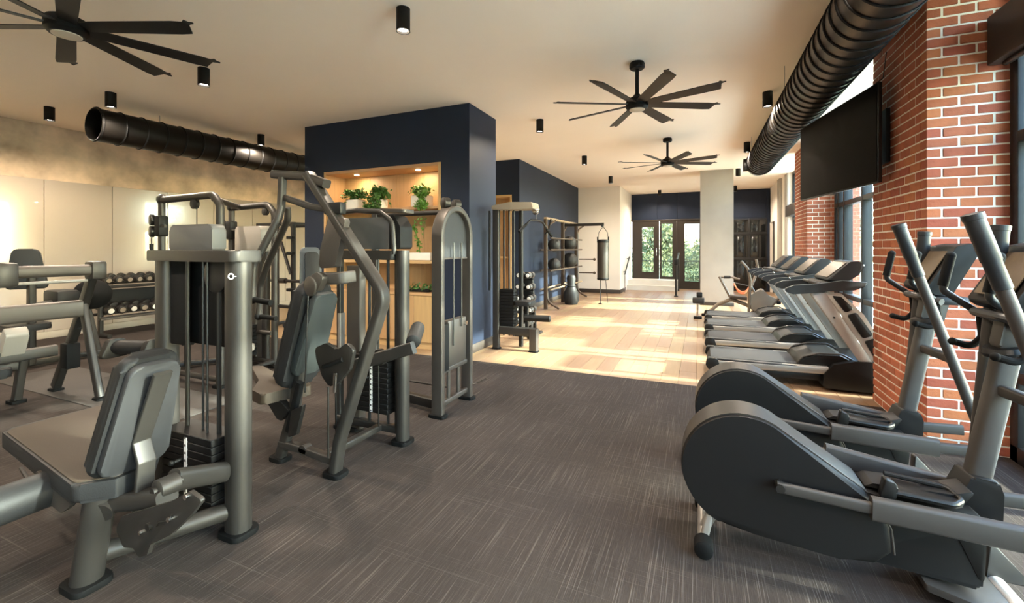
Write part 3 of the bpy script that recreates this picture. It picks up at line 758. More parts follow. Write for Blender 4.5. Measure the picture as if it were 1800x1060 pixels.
# ---------------------------------------------------------------- leg extension, near left
t = thing('leg_extension_machine', 'leg extension machine with brown seat pad and tall weight tower, nearest on the left', 'weight machine', (-2.6, 1.4, 0))
PR, PL = V(-2.30, 1.60, 0), V(-2.97, 1.62, 0)
b = BM(); rtube(b, [(PR.x, PR.y, .02), (PR.x, PR.y, 1.5)], .135, .11, r=.05, up=(0, 1, 0)); pr_ = obj('upright', b, FRAME, t)
ring_mark(pr_, px(412, 485, PR.x+.068) if False else V(PR.x+.03, PR.y-.062, 1.40), (0.35, -1, 0), .014)
b = BM(); rtube(b, [(PL.x, PL.y, .02), (PL.x, PL.y, 1.5)], .11, .10, r=.03, up=(0, 1, 0)); obj('upright', b, FRAME, t)
foot(t, PR, .085, .075); foot(t, PL, .08, .075)
b = BM(); prism(b, rpoly([(-3.04, 1.53, 1.475), (-2.23, 1.52, 1.475), (-2.225, 1.70, 1.475), (-3.04, 1.70, 1.475)], .05), (0, 0, .062), .008); obj('top_plate', b, FRAME, t)
b = BM(); prism(b, rpoly([(-2.88, 1.58, 1.538), (-2.49, 1.58, 1.538), (-2.49, 1.58, 1.685), (-2.88, 1.58, 1.685)], [.01, .01, .055, .055]), (0, .08, 0), .008); obj('top_shroud', b, mat('shroud_grey', (74, 73, 72), .5, .1, var=.04, scale=5), t)
b = BM(); box2(b, (-2.92, 1.66, .98), (-2.40, 1.685, 1.475), .004); obj('rear_shield', b, RUBBER, t)
b = BM(); box2(b, (-2.90, 1.60, .98), (-2.75, 1.62, 1.475), .003); obj('side_shield', b, RUBBER, t)
b = BM(); disc(b, (-2.48, 1.60, 1.40), (0, 1, 0), .10, .03); obj('pulley', b, DARKM, t)
for x in (-2.74, -2.46):
    b = BM(); cyl(b, (x, 1.60, .1), (x, 1.60, 1.48), .012, n=10); obj('guide_rod', b, DARKM, t)
cables(t, [[(-2.60, 1.60, .5), (-2.60, 1.60, 1.48)], [(-2.53, 1.58, .3), (-2.53, 1.58, 1.48)]], .006)
stack(t, -2.84, -2.40, 1.52, 1.68, .14, 9, .042)
b = BM(); rtube(b, [(PL.x, PL.y, .08), (PR.x, PR.y, .08)], .08, .07, up=(0, 0, 1)); obj('base_beam', b, FRAME, t)
b = BM(); tube(b, [(-2.60, 1.10, .12), (PR.x-.04, PR.y-.03, .13)], .045, n=14); obj('base_beam', b, FRAME, t)
# seat leg
b = BM(); tube(b, [(-2.59, 1.08, .02), (-2.53, 1.11, .44)], .060, n=18); obj('front_leg', b, FRAME, t)
foot(t, (-2.59, 1.08), .085, .075)
# seat pad
zt = .50
o_ = [pz(0, 757, zt), pz(128, 855, zt), pz(205, 842, zt), pz(268, 815, zt), V(-2.72, 1.45, zt), pz(193, 706, zt)]
b = BM(); prism(b, rpoly([q-V(0, 0, .085) for q in o_], [.05, .05, .02, .05, .05, .06]), (0, 0, .085), .028, 3); sp = obj('seat_pad', b, VINYL, t)
cen = sum(o_, V(0, 0, 0))/6
b = BM(); prism(b, rpoly([cen+(q-cen)*.945-V(0, 0, .004) for q in o_], [.05, .05, .02, .05, .05, .06]), (0, 0, .009), .004, 2); obj('seat_cover', b, VINYLB, sp)
b = BM(); prism(b, rpoly([(-3.02, 1.05, .46), (-2.62, 1.05, .46), (-2.66, 1.05, .36), (-2.74, 1.05, .31), (-2.86, 1.05, .33)], .05), (0, .02, 0), .004); obj('side_cover', b, FRAME2, t)
b = BM(); tube(b, [(-3.1, 1.04, .455), (-2.98, 1.02, .44), (-2.86, 1.02, .44)], .009, .02, 8); obj('adjust_lever', b, DARKM, t)
# leg roller
b = BM(); lathe(b, [(.06, 0), (.083, .012), (.085, .03), (.085, .52), (.083, .54), (.06, .55)], (-2.90, .55, .385), (0, 1, 0), 24); obj('leg_roller', b, VINYL, t)
b = BM(); tube(b, [(-2.90, 1.0, .385), (-2.90, 1.14, .385), (-2.62, 1.14, .40)], .022, .05, 10); obj('roller_arm', b, FRAME, t)
# backrest: pad leaning back, rear tray and support blade
def slab(b, p0, p1, wv, thick, w0, w1, bev, r):
    """padded board from p0 (bottom) to p1 (top), wv = width direction, thick = vector"""
    p0, p1, wv, th = Vector(p0), Vector(p1), Vector(wv).normalized(), Vector(thick)
    prism(b, rpoly([p0-wv*w0, p0+wv*w0, p1+wv*w1, p1-wv*w1], r), th, bev, 3)
bk0, bk1 = V(-2.50, 1.20, .50), V(-2.30, 1.20, 1.055); bth = V(.065, 0, -.025)
b = BM(); slab(b, bk0-bth*.9, bk1-bth*.9, (0, 1, 0), bth*.95, .155, .115, .025, [.05, .05, .075, .075]); obj('back_pad', b, VINYL, t)
b = BM(); slab(b, bk0+V(.01, 0, .02), bk1+V(-.005, 0, -.02), (0, 1, 0), bth*.55, .14, .10, .012, [.05, .05, .07, .07]); obj('back_shell', b, mat('shell_slate', (42, 42, 44), .6, .1, var=.04, scale=4), t)
b = BM(); rtube(b, [bk1+V(.068, 0, -.07), bk0+V(.098, 0, .15), bk0+V(.14, .0, .06), bk0+V(.125, -.01, -.17)], .075, .02, .02, up=(1, 0, .3), r=.006); obj('back_support', b, FRAME, t)
b = BM(); box(b, bk0+V(.0, 0, -.05), (.12, .15, .08), .03); obj('seat_bracket', b, DARKM, t)
# lever arm, cam plate, pivot
b = BM(); rtube(b, [(-2.50, 1.15, .37), (-2.20, 1.20, .43)], .10, .07, r=.02); obj('lever_arm', b, FRAME, t)
b = BM(); tube(b, [(-2.62, 1.26, .46), (-2.50, 1.10, .36)], .038, n=14); cyl(b, (-2.50, 1.12, .36), (-2.485, 1.09, .35), .045, .045, 16); obj('seat_beam', b, FRAME, t)
camp = [py(x, y, 1.10) for x, y in ((203, 930), (214, 908), (300, 882), (332, 864), (356, 880), (336, 905), (300, 940), (264, 958), (258, 976), (243, 980), (234, 964), (216, 962))]
b = BM(); prism(b, rpoly(camp, .015), (0, .018, 0), .003); cp = obj('cam_plate', b, FRAME, t)
for x, y, r in ((250, 935, .008), (264, 925, .016), (300, 912, .010), (330, 872, .011)):
    q = py(x, y, 1.10); b = BM(); cyl(b, (q.x, 1.10, q.z), (q.x, 1.088, q.z), r, n=12); obj('bolt', b, DARKM if r > .012 else CHROME, cp)
b = BM(); tube(b, [py(275, 925, 1.097), py(280, 918, 1.097), py(298, 915, 1.097), py(302, 905, 1.097)], .003, .004, 6); obj('slot', b, DARKM, cp)
b = BM(); rtube(b, [(PR.x-.02, PR.y-.06, .36), (-2.27, 1.26, .46)], .075, .10, r=.03); obj('link_arm', b, FRAME, t)
b = BM(); disc(b, (-2.24, 1.22, .46), (0, 1, 0), .045, .09); cyl(b, (-2.24, 1.16, .46), (-2.24, 1.28, .46), .018, n=12); obj('pivot', b, FRAME, t)

# ---------------------------------------------------------------- press machine with the big bent frame
t = thing('press_machine', 'pulldown press machine with tall bent grey frame and vertical backrest beside the carpet aisle', 'weight machine', (-2.5, 2.5, 0))
YM = 2.27
F_, E_, J_, T_ = V(-2.28, YM, .03), V(-1.86, YM, 1.245), V(-2.50, YM, 2.03), V(-2.87, YM, 2.09)
b = BM(); rtube(b, [F_, V(-2.24, YM, .25), E_, J_+V(-.03, 0, .04)], .062, .085, .13, up=(0, 1, 0), r=.016); obj('bent_frame', b, FRAME, t)
b = BM(); rtube(b, [T_, V(-2.55, YM, 2.055), V(-2.36, YM, 1.99)], .06, .07, .1, up=(0, 1, 0), r=.014); obj('top_bar', b, FRAME, t)
foot(t, (-2.28, YM), .075, .06); foot(t, (-2.82, YM+.01), .07, .055)
b = BM(); rtube(b, [(-2.81, YM, .03), py(518, 720, YM), py(540, 540, YM)], .075, .055, .2, up=(0, 1, 0)); obj('seat_post', b, FRAME, t)
b = BM(); rtube(b, [(-2.80, YM, .13), (-2.62, YM, .13), (-2.30, YM, .10)], .06, .055, .08, up=(0, 0, 1)); cyl(b, (-2.56, YM-.03, .13), (-2.56, YM+.03, .13), .035, n=16); obj('base_bar', b, FRAME, t)
b = BM(); rtube(b, [(-2.42, YM+.02, .09), (-2.40, 2.86, .09)], .06, .05, up=(0, 0, 1)); obj('base_beam', b, FRAME, t)
b = BM(); rtube(b, [(-2.86, 2.88, .09), (-2.17, 2.88, .09)], .06, .06, up=(0, 0, 1)); obj('base_beam', b, FRAME, t)
# press arms with handles
b = BM(); rtube(b, [py(497, 312, YM-.02), py(494, 368, YM-.02)], .045, .05, r=.012); obj('arm_hanger', b, FRAME, t)
for pth, gr in (([py(495, 362, 2.20), py(489, 385, 2.18), py(446, 466, 2.10), py(443, 528, 2.10)], [py(443, 526, 2.10), py(476, 532, 2.10)]),
                ([py(505, 365, 2.36), py(506, 385, 2.38), py(468, 470, 2.50), py(458, 500, 2.52), py(455, 560, 2.52)], [py(455, 556, 2.52), py(485, 560, 2.52)])):
    b = BM(); tube(b, pth, .026, .09, 12); ar = obj('press_arm', b, FRAME, t)
    b = BM(); cyl(b, gr[0], gr[1], .020, n=12); ball(b, gr[0], .034); obj('grip', b, RUBBER, ar)
b = BM(); rtube(b, [py(497, 346, YM), py(545, 363, YM), py(583, 369, YM)], .045, .05, .1, up=(0, 1, 0)); lk = obj('link_bar', b, FRAME, t)
b = BM(); box2(b, py(574, 362, YM)+V(0, -.03, .02), py(604, 374, YM)+V(0, .03, -.01), .012); obj('end_stop', b, BLACK, lk)
b = BM(); prism(b, rpoly([py(578, 378, YM-.03), py(607, 384, YM-.03), py(588, 470, YM-.03), py(560, 472, YM-.03), py(562, 440, YM-.03)], .02), (0, .05, 0), .008); obj('lever_blade', b, FRAME2, t)
b = BM(); box2(b, py(577, 448, YM), py(589, 470, YM)+V(0, .06, 0), .01); obj('bumper', b, BLACK, t)
b = BM(); disc(b, py(546, 503, YM-.07), (0.2, 1, 0), .068, .03); prism(b, rpoly([py(534, 492, YM-.08), py(556, 478, YM-.08), py(568, 488, YM-.08), py(556, 515, YM-.08)], .02), (0, .05, 0), .006); obj('pivot_hub', b, FRAME2, t)
b = BM(); rtube(b, [py(562, 490, YM-.02), py(600, 489, YM+.02), py(622, 486, YM+.12)], .045, .085, .03, up=(0, 0, 1)); obj('pivot_arm', b, FRAME2, t)
# backrest and seat
pb0, pb1 = V(-2.66, 2.32, .555), V(-2.47, 2.32, 1.29)
th = V(-.10, 0, .026)
b = BM(); slab(b, pb0, pb1, (0, 1, 0), th, .17, .13, .035, [.07, .07, .09, .09]); bp_ = obj('back_pad', b, VINYL, t)
for yy in (-.055, .055):
    b = BM(); tube(b, [pb0+th+V(-.006, yy, .05), pb0.lerp(pb1, .5)+th+V(-.010, yy*.9, 0), pb1+th+V(-.006, yy*.8, -.05)], .006, 0, 6); obj('seam', b, MATS['charcoal_vinyl'], bp_)
b = BM(); slab(b, pb0+V(.02, 0, .10), pb1+V(.02, 0, -.05), (0, 1, 0), V(.05, 0, -.013), .13, .10, .015, .06); obj('back_shell', b, mat('shell_green_grey', (46, 50, 50), .55, .1, var=.04, scale=4), t)
so_ = [pz(x, y, .53) for x, y in ((441, 643), (460, 642), (488, 657), (536, 664), (548, 678), (504, 684), (460, 694), (443, 686), (455, 668))]
b = BM(); prism(b, rpoly([q-V(0, 0, .075) for q in so_], .03), (0, 0, .075), .022, 3); obj('seat_pad', b, VINYLB, t)
b = BM(); prism(b, rpoly([py(466, 703, YM-.05), py(487, 700, YM-.05), py(508, 722, YM-.05), py(494, 740, YM-.05), py(486, 736, YM-.05)], .01), (0, .05, 0), .004); obj('seat_bracket', b, DARKM, t)
b = BM(); rtube(b, [py(528, 672, YM-.05), py(508, 758, YM-.05)], .05, .04, up=(0, 1, 0)); obj('height_adjuster', b, RUBBER, t)
b = BM(); prism(b, rpoly([py(512, 722, YM-.08), py(532, 712, YM-.08), py(530, 722, YM-.08), py(520, 765, YM-.08), py(505, 770, YM-.08)], .01), (0, .03, 0), .004); obj('adjuster_cover', b, DARKM, t)
# heart-shaped cam
cm = [py(x, y, 2.14) for x, y in ((553, 612), (572, 603), (592, 616), (608, 603), (621, 616), (614, 650), (592, 676), (578, 680), (566, 662), (556, 632))]
b = BM(); prism(b, rpoly(cm, .03), (0, .03, 0), .006); cp = obj('cam_plate', b, DARKM, t)
b = BM(); tube(b, [py(568, 645, 2.137), py(602, 632, 2.137)], .014, 0, 10); obj('cam_slot', b, RUBBER, cp)
b = BM(); tube(b, [py(590, 655, 2.12), py(588, 690, 2.12)], .012, 0, 8); obj('cable_end', b, CHROME, cp)
cables(t, [[py(577, 680, 2.2), py(577, 805, 2.2)], [py(590, 680, 2.25), py(591, 770, 2.25)], [py(542, 510, YM-.06), py(536, 690, YM-.06)]], .006)
# tower with shroud
b = BM(); rtube(b, [(-2.17, 2.86, .02), (-2.17, 2.86, 1.53)], .10, .10, r=.04, up=(0, 1, 0)); obj('upright', b, FRAME, t); foot(t, (-2.17, 2.86), .075, .075)
b = BM(); rtube(b, [(-2.245, 2.90, .05), (-2.245, 2.90, 1.50)], .04, .05, r=.008, up=(0, 1, 0)); obj('inner_upright', b, FRAME, t)
b = BM(); rtube(b, [(-2.70, 2.92, .02), (-2.70, 2.92, 1.40)], .15, .08, r=.015, up=(0, 1, 0)); obj('upright', b, FRAME2, t)
b = BM(); rtube(b, [(-2.86, 2.90, .02), (-2.86, 2.90, 1.56)], .045, .05, r=.012, up=(0, 1, 0)); obj('rear_post', b, FRAME, t); foot(t, (-2.78, 2.92), .13, .07)
b = BM(); prism(b, rpoly([(-2.84, 2.80, 1.455), (-2.22, 2.80, 1.455), (-2.22, 2.97, 1.455), (-2.84, 2.97, 1.455)], .03), (0, 0, .075), .006); obj('top_plate', b, FRAME, t)
b = BM(); prism(b, rpoly([(-2.77, 2.83, 1.54), (-2.28, 2.83, 1.54), (-2.28, 2.83, 1.80), (-2.77, 2.83, 1.80)], [.01, .01, .07, .07]), (0, .14, 0), .006); obj('top_shroud', b, MATS['shroud_grey'], t)
b = BM(); prism(b, rpoly([(-2.28, 2.84, 1.54), (-2.18, 2.84, 1.54), (-2.18, 2.84, 1.72), (-2.24, 2.84, 1.81), (-2.28, 2.84, 1.82)], [.01, .02, .05, .03, .01]), (0, .16, 0), .01); obj('side_shroud', b, SHELL, t)
b = BM(); tube(b, [(-2.87, 2.82, 1.55), (-2.87, 2.82, 1.76), (-2.80, 2.82, 1.85), (-2.60, 2.82, 1.86), (-2.36, 2.82, 1.84), (-2.24, 2.82, 1.76), (-2.22, 2.82, 1.50)], .020, .09, 10); obj('hoop_rail', b, FRAME, t)
b = BM(); prism(b, rpoly([(-2.62, 2.84, 1.855), (-2.14, 2.84, 1.83), (-2.14, 2.99, 1.83), (-2.62, 2.99, 1.855)], .03), (0, 0, .028), .006); obj('accessory_tray', b, FRAME2, t)
for x in (-2.52, -2.33):
    b = BM(); cyl(b, (x, 2.88, .1), (x, 2.88, 1.46), .012, n=10); obj('guide_rod', b, DARKM, t)
cables(t, [[(-2.43, 2.88, .7), (-2.43, 2.88, 1.46)], [(-2.36, 2.80, .12), (-2.36, 2.80, 1.46)]], .006)
stack(t, -2.60, -2.27, 2.80, 2.94, .22, 11, .042)
b = BM(); rtube(b, [py(600, 560, 2.9)+V(0, 0, .05), py(600, 640, 2.9)], .035, .06, r=.01); obj('shock_damper', b, SILVER, t)
b = BM(); rtube(b, [(-2.30, 2.50, .70), (-1.82, 2.52, .86)], .05, .085, r=.012); ra = obj('swing_arm', b, FRAME, t)
b = BM(); lathe(b, [(.03, 0), (.05, .01), (.052, .03), (.052, .25), (.05, .27), (.03, .28)], V(-1.84, 2.54, .89), (-.45, .85, .2), 20); obj('roller_pad', b, VINYL, ra)
b = BM(); disc(b, (-2.18, 2.60, .74), (0, 1, 0), .06, .05); obj('arm_pivot', b, DARKM, ra)

# ---------------------------------------------------------------- arched cable machine
t = thing('cable_crossover', 'arched cable machine with a crossbar in front of the oak shelves', 'weight machine', (-2.2, 3.7, 0))
ARCHM = FRAME2
def arch_tower(X, side):
    y0, y1, zt, r = 3.42, 3.96, 1.66, .27
    pts = [V(X, y0, .02), V(X, y0, zt)]+[V(X, 3.69-r*math.cos(PI*k/14), zt+r*math.sin(PI*k/14)) for k in range(1, 14)]+[V(X, y1, zt), V(X, y1, .02)]
    b = BM(); sweep(b, pts, rrect(.055, .115, .012), (1, 0, 0)); obj('arch_frame', b, ARCHM, t)
    foot(t, (X, y0), .085, .05); foot(t, (X, y1), .085, .05)
    pl = [V(X-.01, y0+.03, 1.46)]+[V(X-.01, 3.69-.245*math.cos(PI*k/12), zt+.245*math.sin(PI*k/12)) for k in range(13)]+[V(X-.01, y1-.03, 1.46)]
    b = BM(); prism(b, pl, (.02, 0, 0)); obj('head_panel', b, MATS['shell_slate'], t)
    for z, w_, h_ in ((1.45, .04, .02), (.40, .04, .05), (.10, .05, .05)):
        b = BM(); rtube(b, [(X, y0, z), (X, y1, z)], w_, h_); obj('cross_rail', b, ARCHM, t)
    b = BM(); box2(b, (X-.05, 3.55, .42), (X+.03, 3.90, .86), .015); obj('weight_shroud', b, FRAME2, t)
    b = BM(); box2(b, (X-.03, 3.47, .40), (X+.034, 3.56, .84), .006); obj('weight_guide', b, RUBBER, t)
    b = BM(); cyl(b, (X+.03, 3.86, .80), (X+.055, 3.86, .80), .022, n=14); obj('lock_knob', b, CHROME, t)
    cables(t, [[(X+.045, 3.62, .62), (X+.045, 3.62, 1.6)], [(X+.045, 3.77, .78), (X+.045, 3.77, 1.6)]], .008)
    for yy in (3.60, 3.78):
        b = BM(); rtube(b, [(X, yy, .10), (X, yy, .42)], .03, .04); obj('lower_guide', b, ARCHM, t)
    for yy in (3.60, 3.80):
        b = BM(); disc(b, (X-.03*side, yy, 1.98), (.6, 1, 0), .055, .07); obj('top_pulley', b, DARKM, t)
arch_tower(-2.20, 1)
b = BM(); rtube(b, [(-3.15, 3.69, .02), (-3.15, 3.69, 1.93)], .07, .06, up=(0, 1, 0)); obj('rear_post', b, FRAME, t); foot(t, (-3.15, 3.69), .07, .06)
b = BM(); tube(b, [(-2.2, 3.69, 1.90), (-3.17, 3.69, 1.90)], .024, n=12); obj('crossbar', b, FRAME, t)
b = BM(); rtube(b, [(-2.2, 3.50, .08), (-3.15, 3.66, .08)], .07, .09); rtube(b, [(-2.25, 3.66, .20), (-3.15, 3.70, .20)], .02, .02); obj('base_beam', b, DARKM, t)
b = BM(); tube(b, [(-2.2, 3.96, .14), (-2.12, 4.02, .15), (-2.02, 4.06, .2)], .006, .02, 6); obj('foot_wire', b, CHROME, t)

# ---------------------------------------------------------------- cable station behind the leg extension
t = thing('cable_station', 'tubular cable pulley station standing behind the leg extension tower', 'weight machine', (-5.4, 3.6, 0))
def hoop(X0, X1, Y, Z, name='hoop_frame', r=.042):
    b = BM(); tube(b, [(X0, Y, Z-.02), (X1-.12, Y, Z), (X1, Y, Z-.12), (X1, Y, .03)], r, .12, 14); obj(name, b, FRAME, t)
    b = BM(); rtube(b, [(X0, Y, .03), (X0, Y, Z)], .075, .06, r=.02, up=(0, 1, 0)); obj('pulley_post', b, FRAME, t)
    b = BM(); ball(b, (X0, Y, Z-.01), .065, (1, .8, 1), 3); obj('corner_cap', b, DARKM, t)
    foot(t, (X0, Y), .08, .06); foot(t, (X1, Y), .07, .06)
def carriage(X, Y, Z, sgn):
    b = BM(); box2(b, (X-.05, Y-.06, Z-.13), (X+.06, Y+.05, Z+.12), .02); c_ = obj('pulley_carriage', b, BLACK, t)
    b = BM()
    for dz in (.07, -.07): disc(b, (X+sgn*.12, Y-.04, Z+dz), (.3, 1, 0), .068, .05)
    cyl(b, (X, Y-.02, Z), (X-sgn*.17, Y-.05, Z-.01), .018, n=10); obj('pulley', b, DARKM, c_)
    b = BM(); cyl(b, (X+sgn*.13, Y-.04, Z-.13), (X+sgn*.13, Y-.04, Z-.22), .005, n=6); cyl(b, (X+sgn*.13, Y-.04, Z-.22), (X+sgn*.13, Y-.04, Z-.29), .022, n=10); cyl(b, (X+sgn*.13, Y-.04, Z-.29), (X+sgn*.13, Y-.04, Z-.36), .01, n=8); obj('cable_stop', b, BLACK, c_)
hoop(-5.98, -4.90, 3.2, 2.15); carriage(-5.98, 3.2, 1.82, -1)
b = BM(); disc(b, (-5.35, 3.2, 2.06), (0, 1, 0), .06, .05); obj('top_pulley', b, DARKM, t)
cables(t, [[(-5.31, 3.2, 2.04), (-5.31, 3.2, .6)]], .005)
hoop(-5.92, -5.08, 4.02, 2.12); carriage(-5.92, 4.02, 1.80, -1)
b = BM(); tube(b, [(-5.0, 3.2, 2.10), (-5.75, 4.02, 2.10)], .034, n=12); obj('link_tube', b, DARKM, t)
b = BM(); disc(b, (-5.25, 4.02, 2.03), (0, 1, 0), .05, .05); obj('top_pulley', b, DARKM, t)
b = BM(); prism(b, rpoly([(-5.75, 3.95, 1.50), (-5.25, 3.95, 1.50), (-5.25, 3.95, 1.84), (-5.75, 3.95, 1.84)], [.01, .01, .05, .05]), (0, .2, 0), .01); obj('stack_shroud', b, mat('shroud_pale', (140, 133, 125), .45, .1), t)
b = BM(); rtube(b, [(-5.50, 4.05, .05), (-5.50, 4.05, 1.62)], .24, .14, r=.02, up=(0, 1, 0)); obj('stack_column', b, FRAME2, t)
b = BM(); rtube(b, [(-5.28, 4.05, .05), (-5.28, 4.05, 1.5)], .10, .07, r=.02, up=(0, 1, 0)); obj('guide_column', b, FRAME, t)
for z in (.45, .08):
    b = BM(); tube(b, [(-5.92, 3.98, z), (-5.08, 3.98, z)], .030, n=12); obj('base_tube', b, FRAME, t)
b = BM(); tube(b, [(-5.98, 3.2, .08), (-4.90, 3.2, .08)], .030, n=12); tube(b, [(-4.95, 3.2, .08), (-5.08, 4.02, .08)], .030, n=12); obj('base_tube', b, FRAME, t)
stack(t, -5.68, -5.34, 3.86, 3.97, .15, 8, .05, False)
b = BM(); prism(b, rpoly([(-5.6, 3.7, .25), (-5.2, 3.72, .25), (-5.2, 3.85, .25), (-5.6, 3.85, .25)], .04), (0, 0, .08), .03); obj('seat_pad', b, mat('pale_vinyl', (150, 142, 134), .5), t)

t = thing('curl_machine', 'slim machine with a tall blue-grey back pad behind the press machine arm', 'weight machine', (-4.75, 4.3, 0))
b = BM(); slab(b, (-4.72, 4.3, .62), (-4.76, 4.3, 1.56), (.55, .83, 0), (-.05, .03, 0), .15, .12, .02, [.05, .05, .10, .10]); obj('back_shell', b, mat('shell_blue_grey', (62, 68, 74), .5, .1, var=.04, scale=4), t)
b = BM(); slab(b, (-4.70, 4.295, .70), (-4.735, 4.295, 1.50), (.55, .83, 0), (.03, -.02, 0), .10, .08, .01, [.04, .04, .07, .07]); obj('back_pad', b, VINYL, t)
b = BM(); rtube(b, [(-4.80, 4.33, .05), (-4.80, 4.33, 1.3)], .06, .06, up=(0, 1, 0)); rtube(b, [(-4.80, 4.0, .05), (-4.80, 4.9, .05)], .07, .06); obj('frame', b, DARKM, t)
b = BM(); prism(b, rpoly([(-4.95, 4.0, .52), (-4.6, 4.0, .52), (-4.6, 4.3, .52), (-4.95, 4.3, .52)], .06), (0, 0, .08), .03); obj('seat_pad', b, VINYL, t)
# ---------------------------------------------------------------- rack left of the navy block
t = thing('squat_rack', 'dark squat rack with a barbell left of the navy block', 'rack', (-7.4, 6.3, 0))
for X, Y in ((-7.65, 6.1), (-7.20, 6.1), (-7.65, 6.9), (-7.20, 6.9)):
    b = BM(); rtube(b, [(X, Y, .02), (X, Y, 2.05)], .07, .07, up=(0, 1, 0)); obj('upright', b, DARKM, t)
b = BM()
for Y in (6.1, 6.9): rtube(b, [(-8.2, Y, 2.02), (-7.15, Y, 2.02)], .06, .06)
for X in (-7.65, -7.2): rtube(b, [(X, 6.1, 2.02), (X, 6.9, 2.02)], .06, .06); rtube(b, [(X, 6.1, .06), (X, 6.9, .06)], .06, .06)
obj('top_frame', b, DARKM, t)
b = BM(); tube(b, [(-7.63, 6.06, 2.0), (-7.22, 6.06, 1.05)], .03, n=10); obj('brace', b, DARKM, t)
b = BM(); cyl(b, (-8.1, 6.02, .92), (-6.75, 6.02, .92), .03, n=12); cyl(b, (-7.55, 6.02, .92), (-7.3, 6.02, .92), .05, n=12); obj('barbell', b, DARKM, t)
b = BM(); rtube(b, [(-8.0, 6.05, .42), (-7.1, 6.05, .42)], .08, .06); obj('safety_bar', b, DARKM, t)
b = BM()
for z in (.75, 1.45, 1.75): box2(b, (-7.25, 5.98, z-.03), (-7.1, 6.07, z+.03), .01)
obj('bar_hook', b, BLACK, t)

# ---------------------------------------------------------------- leg press on the left edge
t = thing('leg_press_machine', 'leg press frame with V-shaped legs and padded bars at the left edge', 'weight machine', (-5.9, 2.1, 0))
b = BM(); rtube(b, [(-5.70, 2.44, 1.33), (-5.98, 2.44, .83), (-6.42, 2.42, .05)], .085, .07, .1, up=(0, 1, 0)); obj('slant_frame', b, DARKM, t)
b = BM(); rtube(b, [(-5.90, 2.43, .98), (-5.62, 2.45, .03)], .09, .06, up=(0, 1, 0), r=.02); obj('end_leg', b, FRAME, t); foot(t, (-5.61, 2.46), .07, .06)
foot(t, (-6.42, 2.42), .07, .05); foot(t, (-6.30, 2.08), .075, .06)
b = BM(); rtube(b, [(-6.30, 2.08, .03), (-6.22, 2.1, .45)], .09, .06, up=(0, 1, 0)); obj('front_leg', b, FRAME, t)
b = BM(); rtube(b, [(-5.70, .92, 1.33), (-5.98, .92, .83), (-6.42, .94, .05)], .085, .07, .1, up=(0, 1, 0)); obj('slant_frame', b, DARKM, t); foot(t, (-6.42, .94), .07, .05)
b = BM(); rtube(b, [(-5.90, .93, .98), (-5.62, .91, .03)], .09, .06, up=(0, 1, 0), r=.02); obj('end_leg', b, FRAME, t); foot(t, (-5.61, .90), .07, .06)
b = BM(); rtube(b, [(-5.66, 2.40, 1.33), (-5.66, .9, 1.33)], .12, .11, r=.03, up=(0, 0, 1)); tb = obj('top_bar', b, FRAME2, t)
b = BM(); box2(b, (-5.75, 2.37, 1.23), (-5.58, 2.50, 1.42), .03); obj('end_cap', b, FRAME, tb)
b = BM(); box2(b, (-5.75, 1.72, 1.20), (-5.56, 1.86, 1.42), .03); obj('collar', b, FRAME, tb)
b = BM(); rtube(b, [(-5.86, 2.40, .93), (-5.86, .9, .93)], .09, .17, r=.025, up=(0, 0, 1)); obj('lower_bar', b, FRAME2, t)
b = BM(); rtube(b, [(-5.74, 2.40, 1.22), (-5.74, .9, 1.22)], .03, .03, up=(0, 0, 1)); obj('guide_bar', b, SILVER, t)
b = BM(); rtube(b, [(-6.1, 2.3, .50), (-6.1, 1.0, .50)], .08, .11, r=.02, up=(0, 0, 1)); rtube(b, [(-6.25, 2.1, .38), (-6.25, 1.0, .38)], .07, .09, r=.02, up=(0, 0, 1)); obj('rail', b, FRAME, t)
b = BM(); prism(b, rpoly([(-6.25, 1.9, .52), (-6.02, 1.9, .80), (-5.96, 1.9, .72), (-6.08, 1.9, .48)], .04), (0, .16, 0), .012); obj('carriage_cover', b, MATS['shroud_pale'], t)
b = BM(); prism(b, rpoly([(-6.5, 1.0, .30), (-6.1, 1.0, .30), (-6.1, 2.0, .30), (-6.5, 2.0, .30)], .05), (0, 0, .09), .03); obj('seat_pad', b, VINYL, t)
b = BM(); box2(b, (-6.2, 2.36, .28), (-6.05, 2.48, .55), .02); obj('latch_block', b, RUBBER, t)
b = BM(); tube(b, [(-6.0, 2.44, .72), (-6.3, 2.5, .58), (-6.35, 2.5, .40)], .02, .06, 8); obj('release_handle', b, BLACK, t)

# ---------------------------------------------------------------- plate loaded row machine further back on the left
t = thing('row_machine', 'plate loaded machine with a round-topped back pad behind the leg press', 'weight machine', (-7.95, 2.95, 0))
b = BM(); slab(b, (-7.95, 2.72, 1.02), (-7.99, 2.72, 1.54), (.45, .89, 0), (-.06, .03, 0), .20, .12, .02, [.05, .05, .10, .10]); obj('back_pad', b, VINYL, t)
b = BM(); box(b, (-7.86, 2.70, 1.29), (.05, .12, .07), .02); obj('pad_bracket', b, DARKM, t)
b = BM(); slab(b, (-8.0, 2.1, 1.0), (-8.02, 2.1, 1.50), (.45, .89, 0), (-.06, .03, 0), .18, .12, .02, [.05, .05, .10, .10]); obj('chest_pad', b, VINYL, t)
b = BM(); rtube(b, [(-7.92, 2.75, 1.25), (-7.92, 2.75, .05)], .09, .07, up=(0, 1, 0)); rtube(b, [(-7.95, 2.2, .06), (-7.95, 3.7, .06)], .09, .07); obj('frame', b, DARKM, t)
b = BM(); rtube(b, [(-7.95, 2.75, .80), (-7.95, 3.35, .86)], .07, .07); rtube(b, [(-7.95, 3.3, .85), (-7.95, 3.45, .06)], .07, .06, up=(0, 1, 0)); obj('plate_arm', b, FRAME, t)
